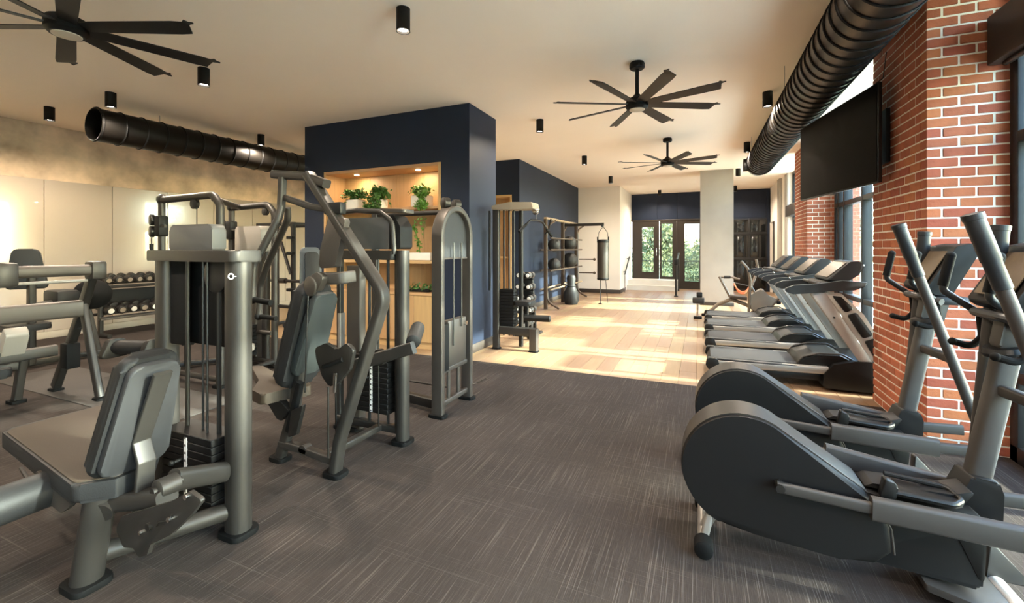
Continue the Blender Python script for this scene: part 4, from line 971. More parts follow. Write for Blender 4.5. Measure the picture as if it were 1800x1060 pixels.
b = BM(); lathe(b, [(.04, -.10), (.17, -.09), (.205, -.06), (.205, .05), (.17, .085), (.09, .10), (.04, .13)], (-7.85, 3.34, .90), (.8, -.3, 0), 28); obj('weight_plate', b, RUBBER, t)
b = BM(); prism(b, rpoly([(-8.2, 2.5, .5), (-7.75, 2.5, .5), (-7.75, 2.9, .5), (-8.2, 2.9, .5)], .06), (0, 0, .08), .03); obj('seat_pad', b, VINYL, t)
b = BM(); box2(b, (-8.2, 2.95, .78), (-7.8, 3.2, .98), .04); obj('arm_pad', b, VINYL, t)
t = thing('floor_bench', 'low dark bench with a roller pad between the leg press and the leg extension', 'bench', (-6.6, 3.3, 0))
q = pz(242, 610, .34)
b = BM(); lathe(b, [(.05, 0), (.085, .01), (.085, .42), (.05, .43)], q+V(-.25, -.1, 0), (1, .35, 0), 20); obj('roller_pad', b, VINYL, t)
for s in (-.27, .2):
    b = BM(); prism(b, rpoly([q+V(s, s*.35-.2, -.12), q+V(s, s*.35+.1, -.12), q+V(s, s*.35+.06, .10), q+V(s, s*.35-.1, .11)], .05), (.06, .02, 0), .01); obj('roller_cheek', b, DARKM, t)
b = BM(); slab(b, q+V(.25, .35, -.02), q+V(.27, .40, .36), (.35, -.2, 0), (.08, .1, 0), .15, .12, .03, .07); obj('back_pad', b, VINYL, t)
b = BM(); rtube(b, [(q.x-.1, q.y, .05), (q.x+.5, q.y+.9, .05)], .08, .06); rtube(b, [(q.x, q.y+.05, .05), (q.x, q.y+.05, .3)], .06, .06, up=(0, 1, 0)); rtube(b, [(q.x+.25, q.y+.42, .05), (q.x+.25, q.y+.42, .5)], .06, .06, up=(0, 1, 0)); obj('frame', b, DARKM, t)
q = pz(110, 712, 0)
b = BM(); prism(b, rpoly([(-7.6, 2.3, 0), (-4.3, 2.3, 0), (-4.3, 3.0, 0), (-7.6, 3.0, 0)], .01), (0, 0, .008), .002)
origin_bottom(tag(obj('rubber_mat', b, mat('grey_rubber_mat', (62, 58, 55), .8, var=.08, scale=5, bump=.2, bscale=80)), 'flat grey rubber floor mat under the end leg of the leg press', 'mat'))
# ================================================================== TREADMILLS
CONS = mat('console_dark', (32, 34, 37), .45, var=.04, scale=5)
BELT = mat('tread_belt', (32, 33, 36), .6, var=.05, scale=6, bump=.1, bscale=200)
HOOD = mat('hood_black', (15, 14, 13), .42, var=.06, scale=4, spec=.35)
DISP = mat('console_display', (92, 80, 66), .25, var=.12, scale=14)
def treadmill():
    t = thing('treadmill', 'silver and black treadmill nearest the camera, in front of the ellipticals on the oak floor', 'treadmill', (0, 0, 0), 0, 'treadmills facing the windows')
    W = .76
    for s in (0, 1):
        y = .045 if s == 0 else W-.045
        b = BM(); rtube(b, [(.10, y, .185), (1.22, y, .215)], .075, .085, r=.018, up=(0, 0, 1)); obj('side_rail', b, SILVER, t)
        b = BM(); box2(b, (.09, y-.036, .222), (1.2, y+.036, .246), .008); obj('foot_rail', b, CONS, t)
        b = BM(); prism(b, rpoly([V(.0, y-.047, .16), V(.04, y-.047, .10), V(.10, y-.047, .06), V(.16, y-.047, .14), V(.13, y-.047, .245), V(.02, y-.047, .245)], [.03, .02, .02, .01, .02, .04]), (0, .094, 0), .008); obj('rear_cap', b, HOOD, t)
        b = BM(); cyl(b, (.12, y-.02, .035), (.12, y+.02, .035), .035, n=14); obj('rear_foot', b, RUBBER, t)
    b = BM(); prism(b, [V(.02, .09, .15), V(.06, .09, .235), V(.12, .09, .242), V(1.28, .09, .262), V(1.28, .09, .20), V(.06, .09, .13)], (0, W-.18, 0), .006); obj('running_belt', b, BELT, t)
    b = BM(); prism(b, [V(.08, .06, .07), V(1.2, .06, .09), V(1.2, .06, .17), V(.08, .06, .14)], (0, W-.12, 0), .004); obj('deck_underside', b, HOOD, t)
    # motor hood and black base
    hp = [V(.95, -.01, .17), V(.95, -.01, .20), V(1.05, -.01, .30), V(1.20, -.01, .34), V(1.45, -.01, .345), V(1.62, -.01, .34), V(1.88, -.01, .28), V(1.90, -.01, .02), V(.98, -.01, .02)]
    hp = [V(1.18, -.01, .19), V(1.26, -.01, .29), V(1.45, -.01, .345), V(1.66, -.01, .35), V(1.92, -.01, .25), V(1.95, -.01, .03), V(1.16, -.01, .03)]
    b = BM(); prism(b, rpoly(hp, .03), (0, W+.02, 0), .02); obj('motor_base', b, HOOD, t)
    hd = [V(.93, .07, .235), V(.98, .07, .315), V(1.12, .07, .365), V(1.34, .07, .375), V(1.5, .07, .30), V(1.3, .07, .24)]
    b = BM(); prism(b, rpoly(hd, .03), (0, W-.14, 0), .025, 3); obj('motor_hood', b, HOOD, t)
    for y in (.085, W-.085):
        b = BM(); tube(b, [(.94, y, .25), (1.0, y, .335), (1.14, y, .382), (1.36, y, .39), (1.5, y, .31)], .011, .1, 8); obj('hood_lip', b, mat('hood_edge', (40, 36, 34), .3), t)
    for y in (.02, W-.02):
        up = [V(1.62, y, .34), V(1.80, y, .30), V(1.50, y, 1.02), V(1.34, y, 1.16), V(1.16, y, 1.10)]
        sg = -1 if y < .3 else 1
        b = BM(); prism(b, rpoly([V(1.50, y, .33), V(1.67, y, .24), V(1.20, y, 1.06), V(1.04, y, 1.06)], .02), (0, .035*-sg, 0), .008); u_ = obj('upright', b, SILVER, t)
        # ribbed outer fin with three black insets
        f = [V(1.60, y-.02*sg, .32), V(1.78, y-.02*sg, .26), V(1.72, y-.02*sg, .50), V(1.54, y-.02*sg, .84), V(1.34, y-.02*sg, 1.06), V(1.17, y-.02*sg, 1.07)]
        b = BM(); prism(b, rpoly(f, .03), (0, .03*-sg, 0), .006); obj('upright_fin', b, mat('pale_silver', (176, 170, 162), .4, .4), u_)
        for q in ([(1.255, 1.035), (1.335, 1.025), (1.445, .90), (1.375, .855)], [(1.39, .83), (1.47, .865), (1.615, .63), (1.525, .59)], [(1.54, .56), (1.63, .60), (1.745, .32), (1.66, .32)]):
            b = BM(); prism(b, rpoly([V(x, y+.004*sg, z) for x, z in q], .02), (0, -.062*sg, 0), .006); obj('fin_inset', b, HOOD, u_)
        b = BM(); cyl(b, (1.27, y-.025, .80), (1.27, y+.025, .80), .009, n=10); obj('bolt', b, BLACK, u_)
        # handrail: long boat-shaped arm
        hr = [V(.82, 0, 1.10), V(.90, 0, 1.135), V(1.12, 0, 1.16), V(1.34, 0, 1.20), V(1.56, 0, 1.19), V(1.53, 0, 1.14), V(1.45, 0, 1.10), V(1.26, 0, 1.085), V(1.02, 0, 1.05), V(.89, 0, 1.035), V(.82, 0, 1.06)]
        b = BM(); prism(b, rpoly([p+V(0, y-.03, 0) for p in hr], .02), (0, .06, 0), .016, 3); obj('handrail', b, CONS, t)
    b = BM(); box2(b, (1.16, .04, 1.10), (1.50, W-.04, 1.18), .03); cm_ = obj('console_base', b, HOOD, t)
    pr = [V(1.20, .06, 1.19), V(1.43, .06, 1.405), V(1.50, .06, 1.41), V(1.56, .06, 1.37), V(1.50, .06, 1.26), V(1.38, .06, 1.17)]
    b = BM(); prism(b, rpoly(pr, .025), (0, W-.12, 0), .02, 3); cs = obj('console', b, CONS, t)
    n_ = V(-.215, 0, .23).normalized()
    b = BM(); prism(b, [V(1.235, .12, 1.224)+n_*.003, V(1.41, .12, 1.388)+n_*.003, V(1.41, W-.12, 1.388)+n_*.003, V(1.235, W-.12, 1.224)+n_*.003], n_*.004); obj('display', b, DISP, cs)
    b = BM(); tube(b, [(1.16, .10, 1.15), (1.09, .25, 1.17), (1.09, W-.25, 1.17), (1.16, W-.10, 1.15)], .018, .08, 10); obj('front_grip', b, CONS, t)
    b = BM(); tube(b, [(.98, W-.02, 1.14), (.98, W-.02, 1.17), (.96, W-.05, 1.185)], .008, .01, 8); obj('speed_switch', b, CHROME, t)
    return t
tm = treadmill(); tm.location = (.07, 5.70, 0)
for k, lb in enumerate(('silver and black treadmill, second in the row from the near brick pier', 'silver and black treadmill, third in the row from the near brick pier', 'silver and black treadmill, farthest in the row before the second brick pier')):
    copy_thing(tm, (.07+.01*k, 5.70+1.26*(k+1)-(.12 if k == 2 else 0), 0), lb)

# ================================================================== ELLIPTICAL TRAINERS
EARM = mat('link_arm_grey', (68, 64, 61), .48, .4, var=.05, scale=5)
def elliptical():
    t = thing('elliptical_trainer', 'charcoal elliptical trainer nearest the camera at the lower right', 'elliptical trainer', (0, 0, 0), 0, 'elliptical trainers beside the brick pier')
    # local frame: x along the machine (rear wheel at 0.2), y=0 near face of the wheel housing
    def outline(k, cx=.205, cz=.425, r=.285):
        r2 = r+k; o = [V(cx+r2*math.cos(math.radians(a)), 0, cz+r2*math.sin(math.radians(a))) for a in range(62, 262, 8)]
        o += [V(cx+.05, 0, cz-r2), V(.60, 0, .115-k), V(.73, 0, .125-k), V(.79+k, 0, .19), V(.785+k, 0, .30), V(.74+k, 0, .38), V(.69+k, 0, .445+k*.6)]
        return o
    b = BM(); prism(b, outline(0), (0, .26, 0), .022, 3); sh = obj('wheel_housing', b, SHELL, t)
    b = BM(); prism(b, outline(.008), (0, .20, 0), .006); bmesh.ops.translate(b, verts=b.verts, vec=(0, .03, 0)); obj('housing_rim', b, mat('rim_bronze', (40, 36, 32), .5, var=.06, scale=4), sh)
    b = BM(); tube(b, [V(.79+.006, -.001, .19), V(.785, -.001, .30), V(.74, -.001, .385)], .004, .05, 6); obj('housing_seam', b, EARM, sh)
    b = BM(); prism(b, rpoly([V(.62, .03, .13), V(.66, .03, .44), V(.84, .03, .41), V(1.12, .03, .40), V(1.10, .03, .10)], .02), (0, .20, 0), .015); obj('front_housing', b, SHELL, t)
    b = BM(); prism(b, rpoly([V(.98, .026, .40), V(1.115, .026, .39), V(1.105, .026, .11)], .01), (0, .01, 0), .002); obj('front_trim', b, HOOD, t)
    b = BM(); prism(b, rpoly([V(.70, .07, .44), V(1.05, .07, .42), V(1.10, .07, .50), V(1.02, .07, .47), V(.74, .07, .46)], .01), (0, .13, 0), .01); obj('top_deck', b, SHELL, t)
    # foot pedals
    for yy, dx, dz in ((.0, .0, .0), (.24, -.16, -.10)):
        b = BM(); prism(b, rpoly([V(.77+dx, yy, .455+dz), V(1.00+dx, yy, .44+dz), V(1.05+dx, yy+.04, .44+dz), V(1.03+dx, yy+.13, .44+dz), V(.79+dx, yy+.14, .455+dz)], .03), (0, 0, .02), .008); pd = obj('pedal', b, HOOD, t)
        b = BM(); tube(b, [V(.80+dx, yy+.005, .465+dz), V(1.0+dx, yy+.005, .455+dz), V(1.045+dx, yy+.05, .46+dz), V(1.02+dx, yy+.125, .475+dz), V(.80+dx, yy+.135, .49+dz)], .011, .03, 8); obj('pedal_lip', b, HOOD, pd)
        b = BM(); prism(b, rpoly([V(.745+dx, yy-.005, .43+dz), V(.80+dx, yy-.005, .43+dz), V(.81+dx, yy-.005, .50+dz), V(.76+dx, yy-.005, .53+dz)], .02), (0, .04, 0), .008); obj('pedal_heel', b, HOOD, pd)
    # link arms: near and far
    for yy in (-.04, .30):
        sx = 0 if yy < 0 else -.10; sz = 0 if yy < 0 else .08
        b = BM(); rtube(b, [V(.34+sx, yy, .415+sz), V(.74+sx, yy, .395+sz)], .03, .052, r=.012, up=(0, 0, 1)); la = obj('link_arm', b, EARM, t)
        b = BM(); cyl(b, V(.352+sx, yy-.022, .415+sz), V(.352+sx, yy+.05, .415+sz), .02, n=14); obj('link_pivot', b, DARKM, la)
        b = BM(); rtube(b, [V(.70+sx, yy, .398+sz), V(1.22, yy, .385)], .05, .10, r=.014, up=(0, 0, 1)); obj('link_sleeve', b, EARM, t)
        b = BM(); rtube(b, [V(1.2, yy, .385), V(1.47, yy, .40)], .036, .062, r=.012, up=(0, 0, 1)); obj('link_tail', b, EARM, t)
    # swinging handle arms
    for yy, xb, zb, xt, zt in ((-.04, 1.44, .40, 1.035, 1.695), (.34, 1.20, .42, 1.30, 1.66)):
        p0, p1 = V(xb, yy, zb), V(xt, yy, zt); d = (p1-p0).normalized()
        b = BM(); tube(b, [p0, p0+(p1-p0)*.76], .026, n=14); ha = obj('swing_arm', b, EARM, t)
        b = BM(); lathe(b, [(.020, 0), (.031, .006), (.031, .12), (.034, .125), (.034, .30), (.037, .302), (.037, .325), (.028, .328)], p1-d*.33, d, 20); obj('hand_grip', b, CONS, ha)
        b = BM(); cyl(b, V(xb, yy-.03, zb), V(xb, yy+.03, zb), .03, n=14); obj('arm_pivot', b, DARKM, ha)
    # column
    yc = .22
    b = BM(); prism(b, rpoly([V(1.03, yc-.07, .34), V(1.22, yc-.07, .32), V(1.225, yc-.07, .47), V(1.21, yc-.07, .52), V(1.12, yc-.07, .53)], .015), (0, .14, 0), .012); obj('column_boot', b, SHELL, t)
    b = BM(); rtube(b, [V(1.13, yc, .36), V(1.16, yc, .48), V(1.275, yc, 1.14)], .085, .075, .15, up=(0, 1, 0), r=.02); obj('column', b, EARM, t)
    b = BM(); prism(b, rpoly([V(1.22, yc-.04, 1.10), V(1.33, yc-.04, 1.08), V(1.38, yc-.04, 1.30), V(1.26, yc-.04, 1.34)], .02), (0, .08, 0), .01); obj('console_neck', b, EARM, t)
    b = BM(); lathe(b, [(.03, 0), (.075, .004), (.08, .02), (.07, .04), (.03, .044)], (1.265, yc, 1.07), (-.2, 0, 1), 24); obj('neck_collar', b, HOOD, t)
    b = BM(); rtube(b, [V(1.23, yc, .92), V(1.30, .0, .90)], .045, .05, r=.012); obj('arm_axle', b, EARM, t)
    # console slab facing back (-x)
    cs = [V(1.20, yc-.17, 1.30), V(1.34, yc-.17, 1.56), V(1.42, yc-.17, 1.58), V(1.44, yc-.17, 1.52), V(1.32, yc-.17, 1.27), V(1.24, yc-.17, 1.27)]
    b = BM(); prism(b, rpoly(cs, .02), (0, .34, 0), .02, 3); cb = obj('console', b, SHELL, t)
    n_ = V(-.26, 0, .14).normalized(); e = V(.14, 0, .26).normalized()
    b = BM(); c0 = V(1.27, yc, 1.43)+n_*.006; prism(b, [c0-e*.11+V(0, -.13, 0), c0-e*.11+V(0, .13, 0), c0+e*.11+V(0, .13, 0), c0+e*.11+V(0, -.13, 0)], n_*.004); obj('display', b, DISP, cb)
    b = BM(); tube(b, [V(1.26, yc-.2, 1.23), V(1.20, yc-.1, 1.25), V(1.20, yc+.1, 1.25), V(1.26, yc+.2, 1.23)], .02, .05, 10); box2(b, (1.24, yc-.18, 1.21), (1.40, yc+.18, 1.26), .015); obj('accessory_tray', b, CONS, t)
    # fixed handlebars
    for s in (-1, 1):
        y0 = yc+s*.17; g = V(1.12, y0+s*.02, 1.34)
        b = BM(); tube(b, [V(1.28, yc+s*.05, 1.20), V(1.24, y0, 1.24), g, V(1.15, y0+s*.02, 1.50)], .016, .03, 12); hb = obj('fixed_handlebar', b, CONS, t)
        b = BM(); cyl(b, g+V(.0, 0, .02), V(1.15, y0+s*.02, 1.51), .021, n=14); ball(b, V(1.151, y0+s*.02, 1.512), .022); obj('rubber_grip', b, RUBBER, hb)
        b = BM(); tube(b, [V(1.25, y0, 1.23), V(1.26, y0, 1.12), V(1.22, y0, 1.07), V(1.15, y0, 1.09)], .016, .04, 10); ball(b, V(1.15, y0, 1.09), .019); obj('lower_grip', b, RUBBER, hb)
    # feet
    b = BM(); cyl(b, (.02, -.06, .05), (.02, .36, .05), .028, n=14); rtube(b, [V(.02, .10, .05), V(.09, .10, .20)], .05, .04); rtube(b, [V(.02, .0, .05), V(.05, .02, .18)], .04, .03, up=(0, 1, 0)); obj('rear_stabilizer', b, SILVER, t)
    for yy in (-.09, .34):
        b = BM(); lathe(b, [(.03, 0), (.044, .008), (.046, .04), (.046, .08), (.036, .09)], (.02, yy, .048), (0, 1, 0), 18); obj('rubber_foot', b, RUBBER, t)
    b = BM(); prism(b, rpoly([V(.90, -.01, .07), V(1.05, -.04, .05), V(1.19, -.05, .04), V(1.19, .30, .04), V(.92, .28, .06)], .01), (0, 0, .03), .006); obj('front_base', b, EARM, t)
    b = BM(); cyl(b, (1.22, -.22, .04), (1.22, .50, .04), .04, n=16); obj('front_stabilizer', b, mat('stabilizer_pale', (206, 200, 190), .4, .3), t)
    b = BM(); prism(b, rpoly([V(1.19, .20, .06), V(1.36, .22, .05), V(1.32, .22, .10), V(1.20, .20, .24)], .01), (0, .06, 0), .006); obj('wheel_guard', b, EARM, t)
    return t
el = elliptical(); el.location = (0, 2.45, 0)
copy_thing(el, (.06, 3.36, 0), 'charcoal elliptical trainer standing second, right before the brick pier')
# ================================================================== DUMBBELL RACK BY THE LEFT WALL
DBH = mat('dumbbell_black', (34, 31, 29), .45, .2, var=.1, scale=12)
DBG = mat('dumbbell_end_grey', (150, 138, 124), .4, .3, var=.08, scale=12)
t = thing('dumbbell_rack', 'two-tier black dumbbell rack against the white wall panels', 'rack', (-9.6, 4.9, 0))
RX, RY0, RY1 = -9.62, 4.12, 5.75
for y in (RY0+.06, RY1-.06):
    b = BM(); rtube(b, [(RX+.05, y, .04), (RX+.05, y, .95)], .08, .06, up=(0, 1, 0)); obj('upright', b, DARKM, t)
    b = BM(); rtube(b, [(RX-.28, y, .035), (RX+.34, y, .035)], .07, .06); obj('floor_runner', b, DARKM, t)
    b = BM(); rtube(b, [(RX-.18, y, .70), (RX+.26, y, .64)], .05, .09); obj('side_bracket', b, FRAME, t)
for z in (.92, .38):
    for dx in (-.13, .15):
        b = BM(); rtube(b, [(RX+dx, RY0, z-.05*(dx > 0)), (RX+dx, RY1, z-.05*(dx > 0))], .07, .05); obj('tier_rail', b, DARKM, t)
b = BM(); box2(b, (RX-.16, RY0, .48), (RX-.14, RY1, .80), .004); obj('back_sheet', b, BLACK, t)
b = BM(); box2(b, (RX+.10, RY0, .30), (RX+.2, RY1, .335), .01); obj('front_lip', b, FRAME2, t)
def dumbbell(loc, L, r, m2, label, cache={}, group='dumbbells on the two-tier rack', rz=0.0, tilt=0.0):
    key = (L, r, m2.name)
    if key not in cache:
        t = thing('dumbbell', label, 'dumbbell', (0, 0, 0), 0, group)
        b = BM(); cyl(b, (-L/2, 0, r), (L/2, 0, r), .016, n=10); obj('handle', b, CHROME, t)
        for s in (-1, 1):
            b = BM(); lathe(b, [(r*.55, 0), (r*.95, .008), (r, .03), (r, .09), (r*.9, .105), (r*.6, .11)], (s*(L/2-.11), 0, r), (s, 0, 0), 14); h = obj('head', b, DBH, t)
            b = BM(); lathe(b, [(r*.6, .108), (r*.58, .114), (0, .114)], (s*(L/2-.11), 0, r), (s, 0, 0), 14); obj('end_disc', b, m2, h)
        cache[key] = t; o = t; o.location = loc
    else: o = copy_thing(cache[key], loc, label)
    o.rotation_euler = (0, tilt, rz); o['group'] = group
    return o
for k in range(10):
    y = RY0+.12+k*.152
    dumbbell((RX+.01, y, .948), .34, .064, DBG, 'small black dumbbell on the upper tier, number %s from the left' % ('one two three four five six seven eight nine ten'.split()[k]), tilt=.17)
for k in range(9):
    y = RY0+.14+k*.168
    dumbbell((RX+.01, y, .408), .38, .076, WHITE if k % 2 == 0 else DBG, 'larger black dumbbell on the lower tier, number %s from the left' % ('one two three four five six seven eight nine'.split()[k]), tilt=.17)

# ================================================================== LAT PULLDOWN NEXT TO THE NAVY BLOCK
t = thing('lat_pulldown', 'tall lat pulldown machine beside the navy block on the oak floor', 'weight machine', (-2.6, 6.2, 0))
b = BM(); rtube(b, [(-2.88, 6.12, .02), (-2.88, 6.12, 2.16)], .10, .08, r=.012, up=(0, 1, 0)); obj('upright', b, FRAME, t)
b = BM(); rtube(b, [(-2.96, 6.05, .9), (-2.96, 6.05, 2.12)], .03, .04, up=(0, 1, 0)); obj('rear_strip', b, BLACK, t)
b = BM(); rtube(b, [(-2.55, 6.32, .02), (-2.55, 6.32, 2.14)], .06, .07, r=.012, up=(0, 1, 0)); obj('upright', b, DARKM, t)
b = BM(); prism(b, rpoly([(-2.93, 6.05, 2.20), (-2.62, 6.05, 2.245), (-2.28, 6.05, 2.23), (-2.25, 6.05, 2.13), (-2.60, 6.05, 2.13), (-2.93, 6.05, 2.14)], .01), (0, .30, 0), .006); obj('top_cover', b, mat('cover_warm_grey', (164, 150, 132), .4, .2), t)
b = BM(); disc(b, (-2.27, 6.2, 2.10), (0, 1, 0), .05, .04); obj('front_pulley', b, CHROME, t)
for x in (-2.79, -2.70, -2.62):
    b = BM(); cyl(b, (x, 6.2, .2), (x, 6.2, 2.14), .014, n=10); obj('guide_rod', b, DARKM, t)
cables(t, [[(-2.25, 6.2, 2.08), (-2.25, 6.2, 1.98)], [(-2.74, 6.2, .9), (-2.74, 6.2, 2.14)]], .005)
stack(t, -2.84, -2.60, 6.14, 6.30, .34, 12, .048, False)
b = BM(); tube(b, [(-2.34, 5.72, 1.78), (-2.26, 5.98, 1.96), (-2.25, 6.2, 1.97), (-2.25, 6.45, 1.96), (-2.18, 6.72, 1.74)], .016, .12, 10); pb = obj('pull_bar', b, BLACK, t)
for a_, b_ in (((-2.34, 5.72, 1.78), (-2.29, 5.88, 1.89)), ((-2.18, 6.72, 1.74), (-2.22, 6.58, 1.85))):
    b = BM(); cyl(b, a_, b_, .022, n=10); obj('grip', b, RUBBER, pb)
b = BM(); rtube(b, [(-2.86, 6.14, .29), (-2.22, 6.14, .29)], .09, .12, r=.012); obj('base_beam', b, FRAME, t)
b = BM(); rtube(b, [(-2.27, 6.14, .02), (-2.27, 6.14, .34)], .12, .11, r=.012, up=(0, 1, 0)); obj('front_leg', b, FRAME2, t); foot(t, (-2.27, 6.14), .075, .07, .015)
b = BM(); rtube(b, [(-2.62, 6.9, .02), (-2.62, 6.9, .3)], .09, .08, up=(0, 1, 0)); rtube(b, [(-2.62, 6.2, .29), (-2.62, 6.9, .29)], .07, .06); obj('rear_leg', b, DARKM, t)
foot(t, (-2.88, 6.12), .07, .06, .015)
b = BM(); lathe(b, [(.03, 0), (.05, .01), (.05, .40), (.03, .41)], (-2.45, 6.20, .49), (1, .1, 0), 18); obj('knee_roller', b, BLACK, t)
b = BM(); rtube(b, [(-2.42, 6.24, .3), (-2.42, 6.24, .70)], .05, .05, up=(0, 1, 0)); obj('roller_post', b, DARKM, t)
b = BM(); prism(b, rpoly([(-2.56, 6.05, .68), (-2.30, 6.05, .68), (-2.30, 6.34, .68), (-2.56, 6.34, .68)], .05), (0, 0, .07), .02); obj('seat_pad', b, VINYL, t)

# narrow dumbbell tower with white ends
t = thing('dumbbell_tower', 'narrow black dumbbell tower behind the lat pulldown', 'rack', (-2.82, 7.3, 0))
b = BM(); prism(b, rpoly([(-2.98, 7.3, .05), (-2.66, 7.3, .05), (-2.74, 7.3, 1.12), (-2.90, 7.3, 1.12)], .02), (0, .06, 0), .006); obj('spine', b, DARKM, t)
b = BM(); box2(b, (-3.0, 7.1, 0), (-2.62, 7.55, .05), .012); obj('base', b, DARKM, t)
for k in range(5):
    b = BM(); rtube(b, [(-2.99+.012*k, 7.26, .20+k*.20), (-2.65-.012*k, 7.26, .20+k*.20)], .05, .03); obj('cradle', b, BLACK, t)
nm = 'lowest second third fourth top'.split()
for k in range(5):
    for s in (-1, 1):
        dumbbell((-2.82+s*(.135-.012*k), 7.2, .218+k*.20), .26, .055, WHITE, '%s %s white-ended dumbbell on the narrow tower' % (nm[k], 'left' if s < 0 else 'right'), group='dumbbells on the narrow tower', rz=PI/2)

# ================================================================== FUNCTIONAL RACK ALONG THE FAR NAVY WALL
t = thing('functional_rack', 'brown steel storage rack with ball shelves along the far navy wall', 'rack', (-3.6, 11.9, 0))
RKM = mat('rack_bronze', (76, 63, 52), .4, .4, var=.06, scale=5)
for y in (10.45, 11.95, 13.4):
    b = BM(); rtube(b, [(-3.55, y, .02), (-3.55, y, 2.28)], .09, .07, up=(0, 1, 0)); obj('upright', b, RKM, t)
    b = BM(); tube(b, [(-3.52, y, .55), (-3.5, y, .2), (-3.2, y, .04)], .028, .25, 10); obj('foot_brace', b, RKM, t)
    b = BM(); tube(b, [(-3.55, y, 1.95), (-3.48, y+.12, 2.15), (-3.4, y+.35, 2.25)], .025, .12, 10); obj('gusset', b, RKM, t)
b = BM(); rtube(b, [(-3.55, 10.42, 2.30), (-3.55, 13.43, 2.30)], .08, .06); obj('top_beam', b, mat('beam_pale', (140, 122, 98), .4, .2), t)
for z, m in ((1.80, RKM), (1.50, RKM), (.98, RKM), (.50, MATS['beam_pale'])):
    b = BM(); tube(b, [(-3.42, 10.45, z), (-3.42, 13.6, z)], .022, n=10); obj('shelf_tube', b, m, t)
    if z < 1.7:
        b = BM(); tube(b, [(-3.68, 10.45, z), (-3.68, 13.4, z)], .022, n=10); obj('shelf_tube', b, m, t)
for z in (1.2, .78):
    b = BM(); cyl(b, (-3.45, 13.4, z), (-2.95, 13.45, z), .018, n=8); ball(b, (-2.98, 13.45, z), .045); obj('storage_peg', b, RKM, t)
b = BM(); rtube(b, [(-3.55, 12.1, 2.20), (-2.42, 12.1, 2.21)], .07, .08); bo = obj('bag_boom', b, DARKM, t)
b = BM(); cyl(b, (-2.46, 12.05, 2.16), (-2.46, 12.15, 2.16), .03, n=10); obj('boom_eye', b, CHROME, bo)
b = BM(); tube(b, [(-3.55, 10.42, 1.9), (-3.42, 10.3, 2.0), (-3.3, 10.1, 2.25)], .02, .08, 8); obj('side_hook', b, DARKM, t)
BALLM = mat('medicine_ball_black', (22, 21, 20), .6, var=.12, scale=10, bump=.2, bscale=60)
for (y, z, r), lb in (((11.15, 1.525, .17), 'smaller black medicine ball on the upper rack shelf, left bay'), ((12.65, 1.525, .215), 'large black medicine ball on the upper rack shelf, right bay'), ((11.15, 1.005, .17), 'smaller black medicine ball on the lower rack shelf, left bay'), ((12.7, 1.005, .225), 'large black medicine ball on the lower rack shelf, right bay')):
    rr = math.sqrt(max(r*r-.13*.13, .001)); c = V(-3.55, y, z+rr)
    t = thing('medicine_ball', lb, 'ball', (c.x, c.y, c.z-r), 0, 'medicine balls on the functional rack')
    b = BM(); ball(b, c, r, (1, 1, 1), 3); obj('ball_skin', b, BALLM, t)
    b = BM(); torus(b, c, r+.001, .006, (1, .3, 0), 28, 6); obj('seam', b, DARKM, t)
t = thing('sandbag', 'black sandbag standing on the floor in front of the rack', 'sandbag', (-3.25, 11.75, 0))
b = BM(); lathe(b, [(.0, 0), (.17, .01), (.22, .12), (.20, .32), (.12, .48), (.11, .56), (.13, .72), (.10, .80), (0, .81)], (-3.25, 11.75, 0), n=20); obj('body', b, BALLM, t)
b = BM(); torus(b, (-3.25, 11.75, .50), .125, .014, (0, 0, 1), 18, 6); obj('tie_strap', b, BLACK, t)
t = thing('punching_bag', 'dark hanging punching bag in front of the white block', 'punching bag', (-2.44, 12.1, .62))
bc = V(-2.44, 12.1, 0)
b = BM(); lathe(b, [(.10, .66), (.155, .67), (.16, .70), (.16, 1.72), (.15, 1.78), (.0, 1.79)], bc, n=24); obj('body', b, mat('bag_leather', (52, 46, 38), .45, var=.1, scale=8), t)
b = BM(); lathe(b, [(.163, 1.70), (.168, 1.71), (.168, 1.77), (.163, 1.78)], bc, n=24); lathe(b, [(.161, .68), (.165, .69), (.165, .72), (.161, .73)], bc, n=24); obj('band', b, BLACK, t)
for s in (-1, 1):
    b = BM(); tube(b, [bc+V(s*.15, 0, 1.76), bc+V(s*.12, 0, 1.98), bc+V(0, 0, 2.14)], .008, .1, 6); obj('strap', b, DARKM, t)
    b = BM(); box2(b, bc+V(s*.15-.02, -.02, 1.74), bc+V(s*.15+.02, .02, 1.86), .008); obj('buckle', b, BLACK, t)
b = BM(); cyl(b, bc+V(-.08, 0, .02), bc+V(-.08, 0, .67), .014, n=8); lathe(b, [(.05, 0), (.05, .015), (.02, .03)], bc+V(-.08, 0, 0), n=14); obj('floor_tether', b, DARKM, t)
b = BM(); cyl(b, bc+V(.09, .2, .02), bc+V(.06, .05, .67), .009, n=8); obj('tether_strap', b, DARKM, t)

# ================================================================== CONCRETE COLUMN CORNER: BIKE, SMALL STAND, HANDRAILS
YBK = 11.0
BKM = mat('bike_grey', (124, 112, 98), .4, .4, var=.05, scale=5)
t = thing('recumbent_bike', 'grey tubular exercise bike with two upright handles before the column', 'exercise bike', (.8, 11, 0))
def P_(x, y, dy=0): return py(x, y, YBK+dy)
b = BM(); tube(b, [P_(1239, 555, -.05), P_(1262, 535), P_(1285, 526), P_(1310, 535), P_(1330, 545)], .04, .12, 10); obj('main_beam', b, BKM, t)
for q in ((1239, 556, -.05), (1346, 558, 0), (1313, 552, -.1)):
    p = P_(*q); b = BM(); box2(b, (p.x-.07, p.y-.07, 0), (p.x+.07, p.y+.07, .05), .012); obj('foot', b, RUBBER, t)
b = BM(); rtube(b, [P_(1264, 486), P_(1283, 522)], .05, .16, r=.02, up=(0, 1, 0)); obj('back_frame', b, BKM, t)
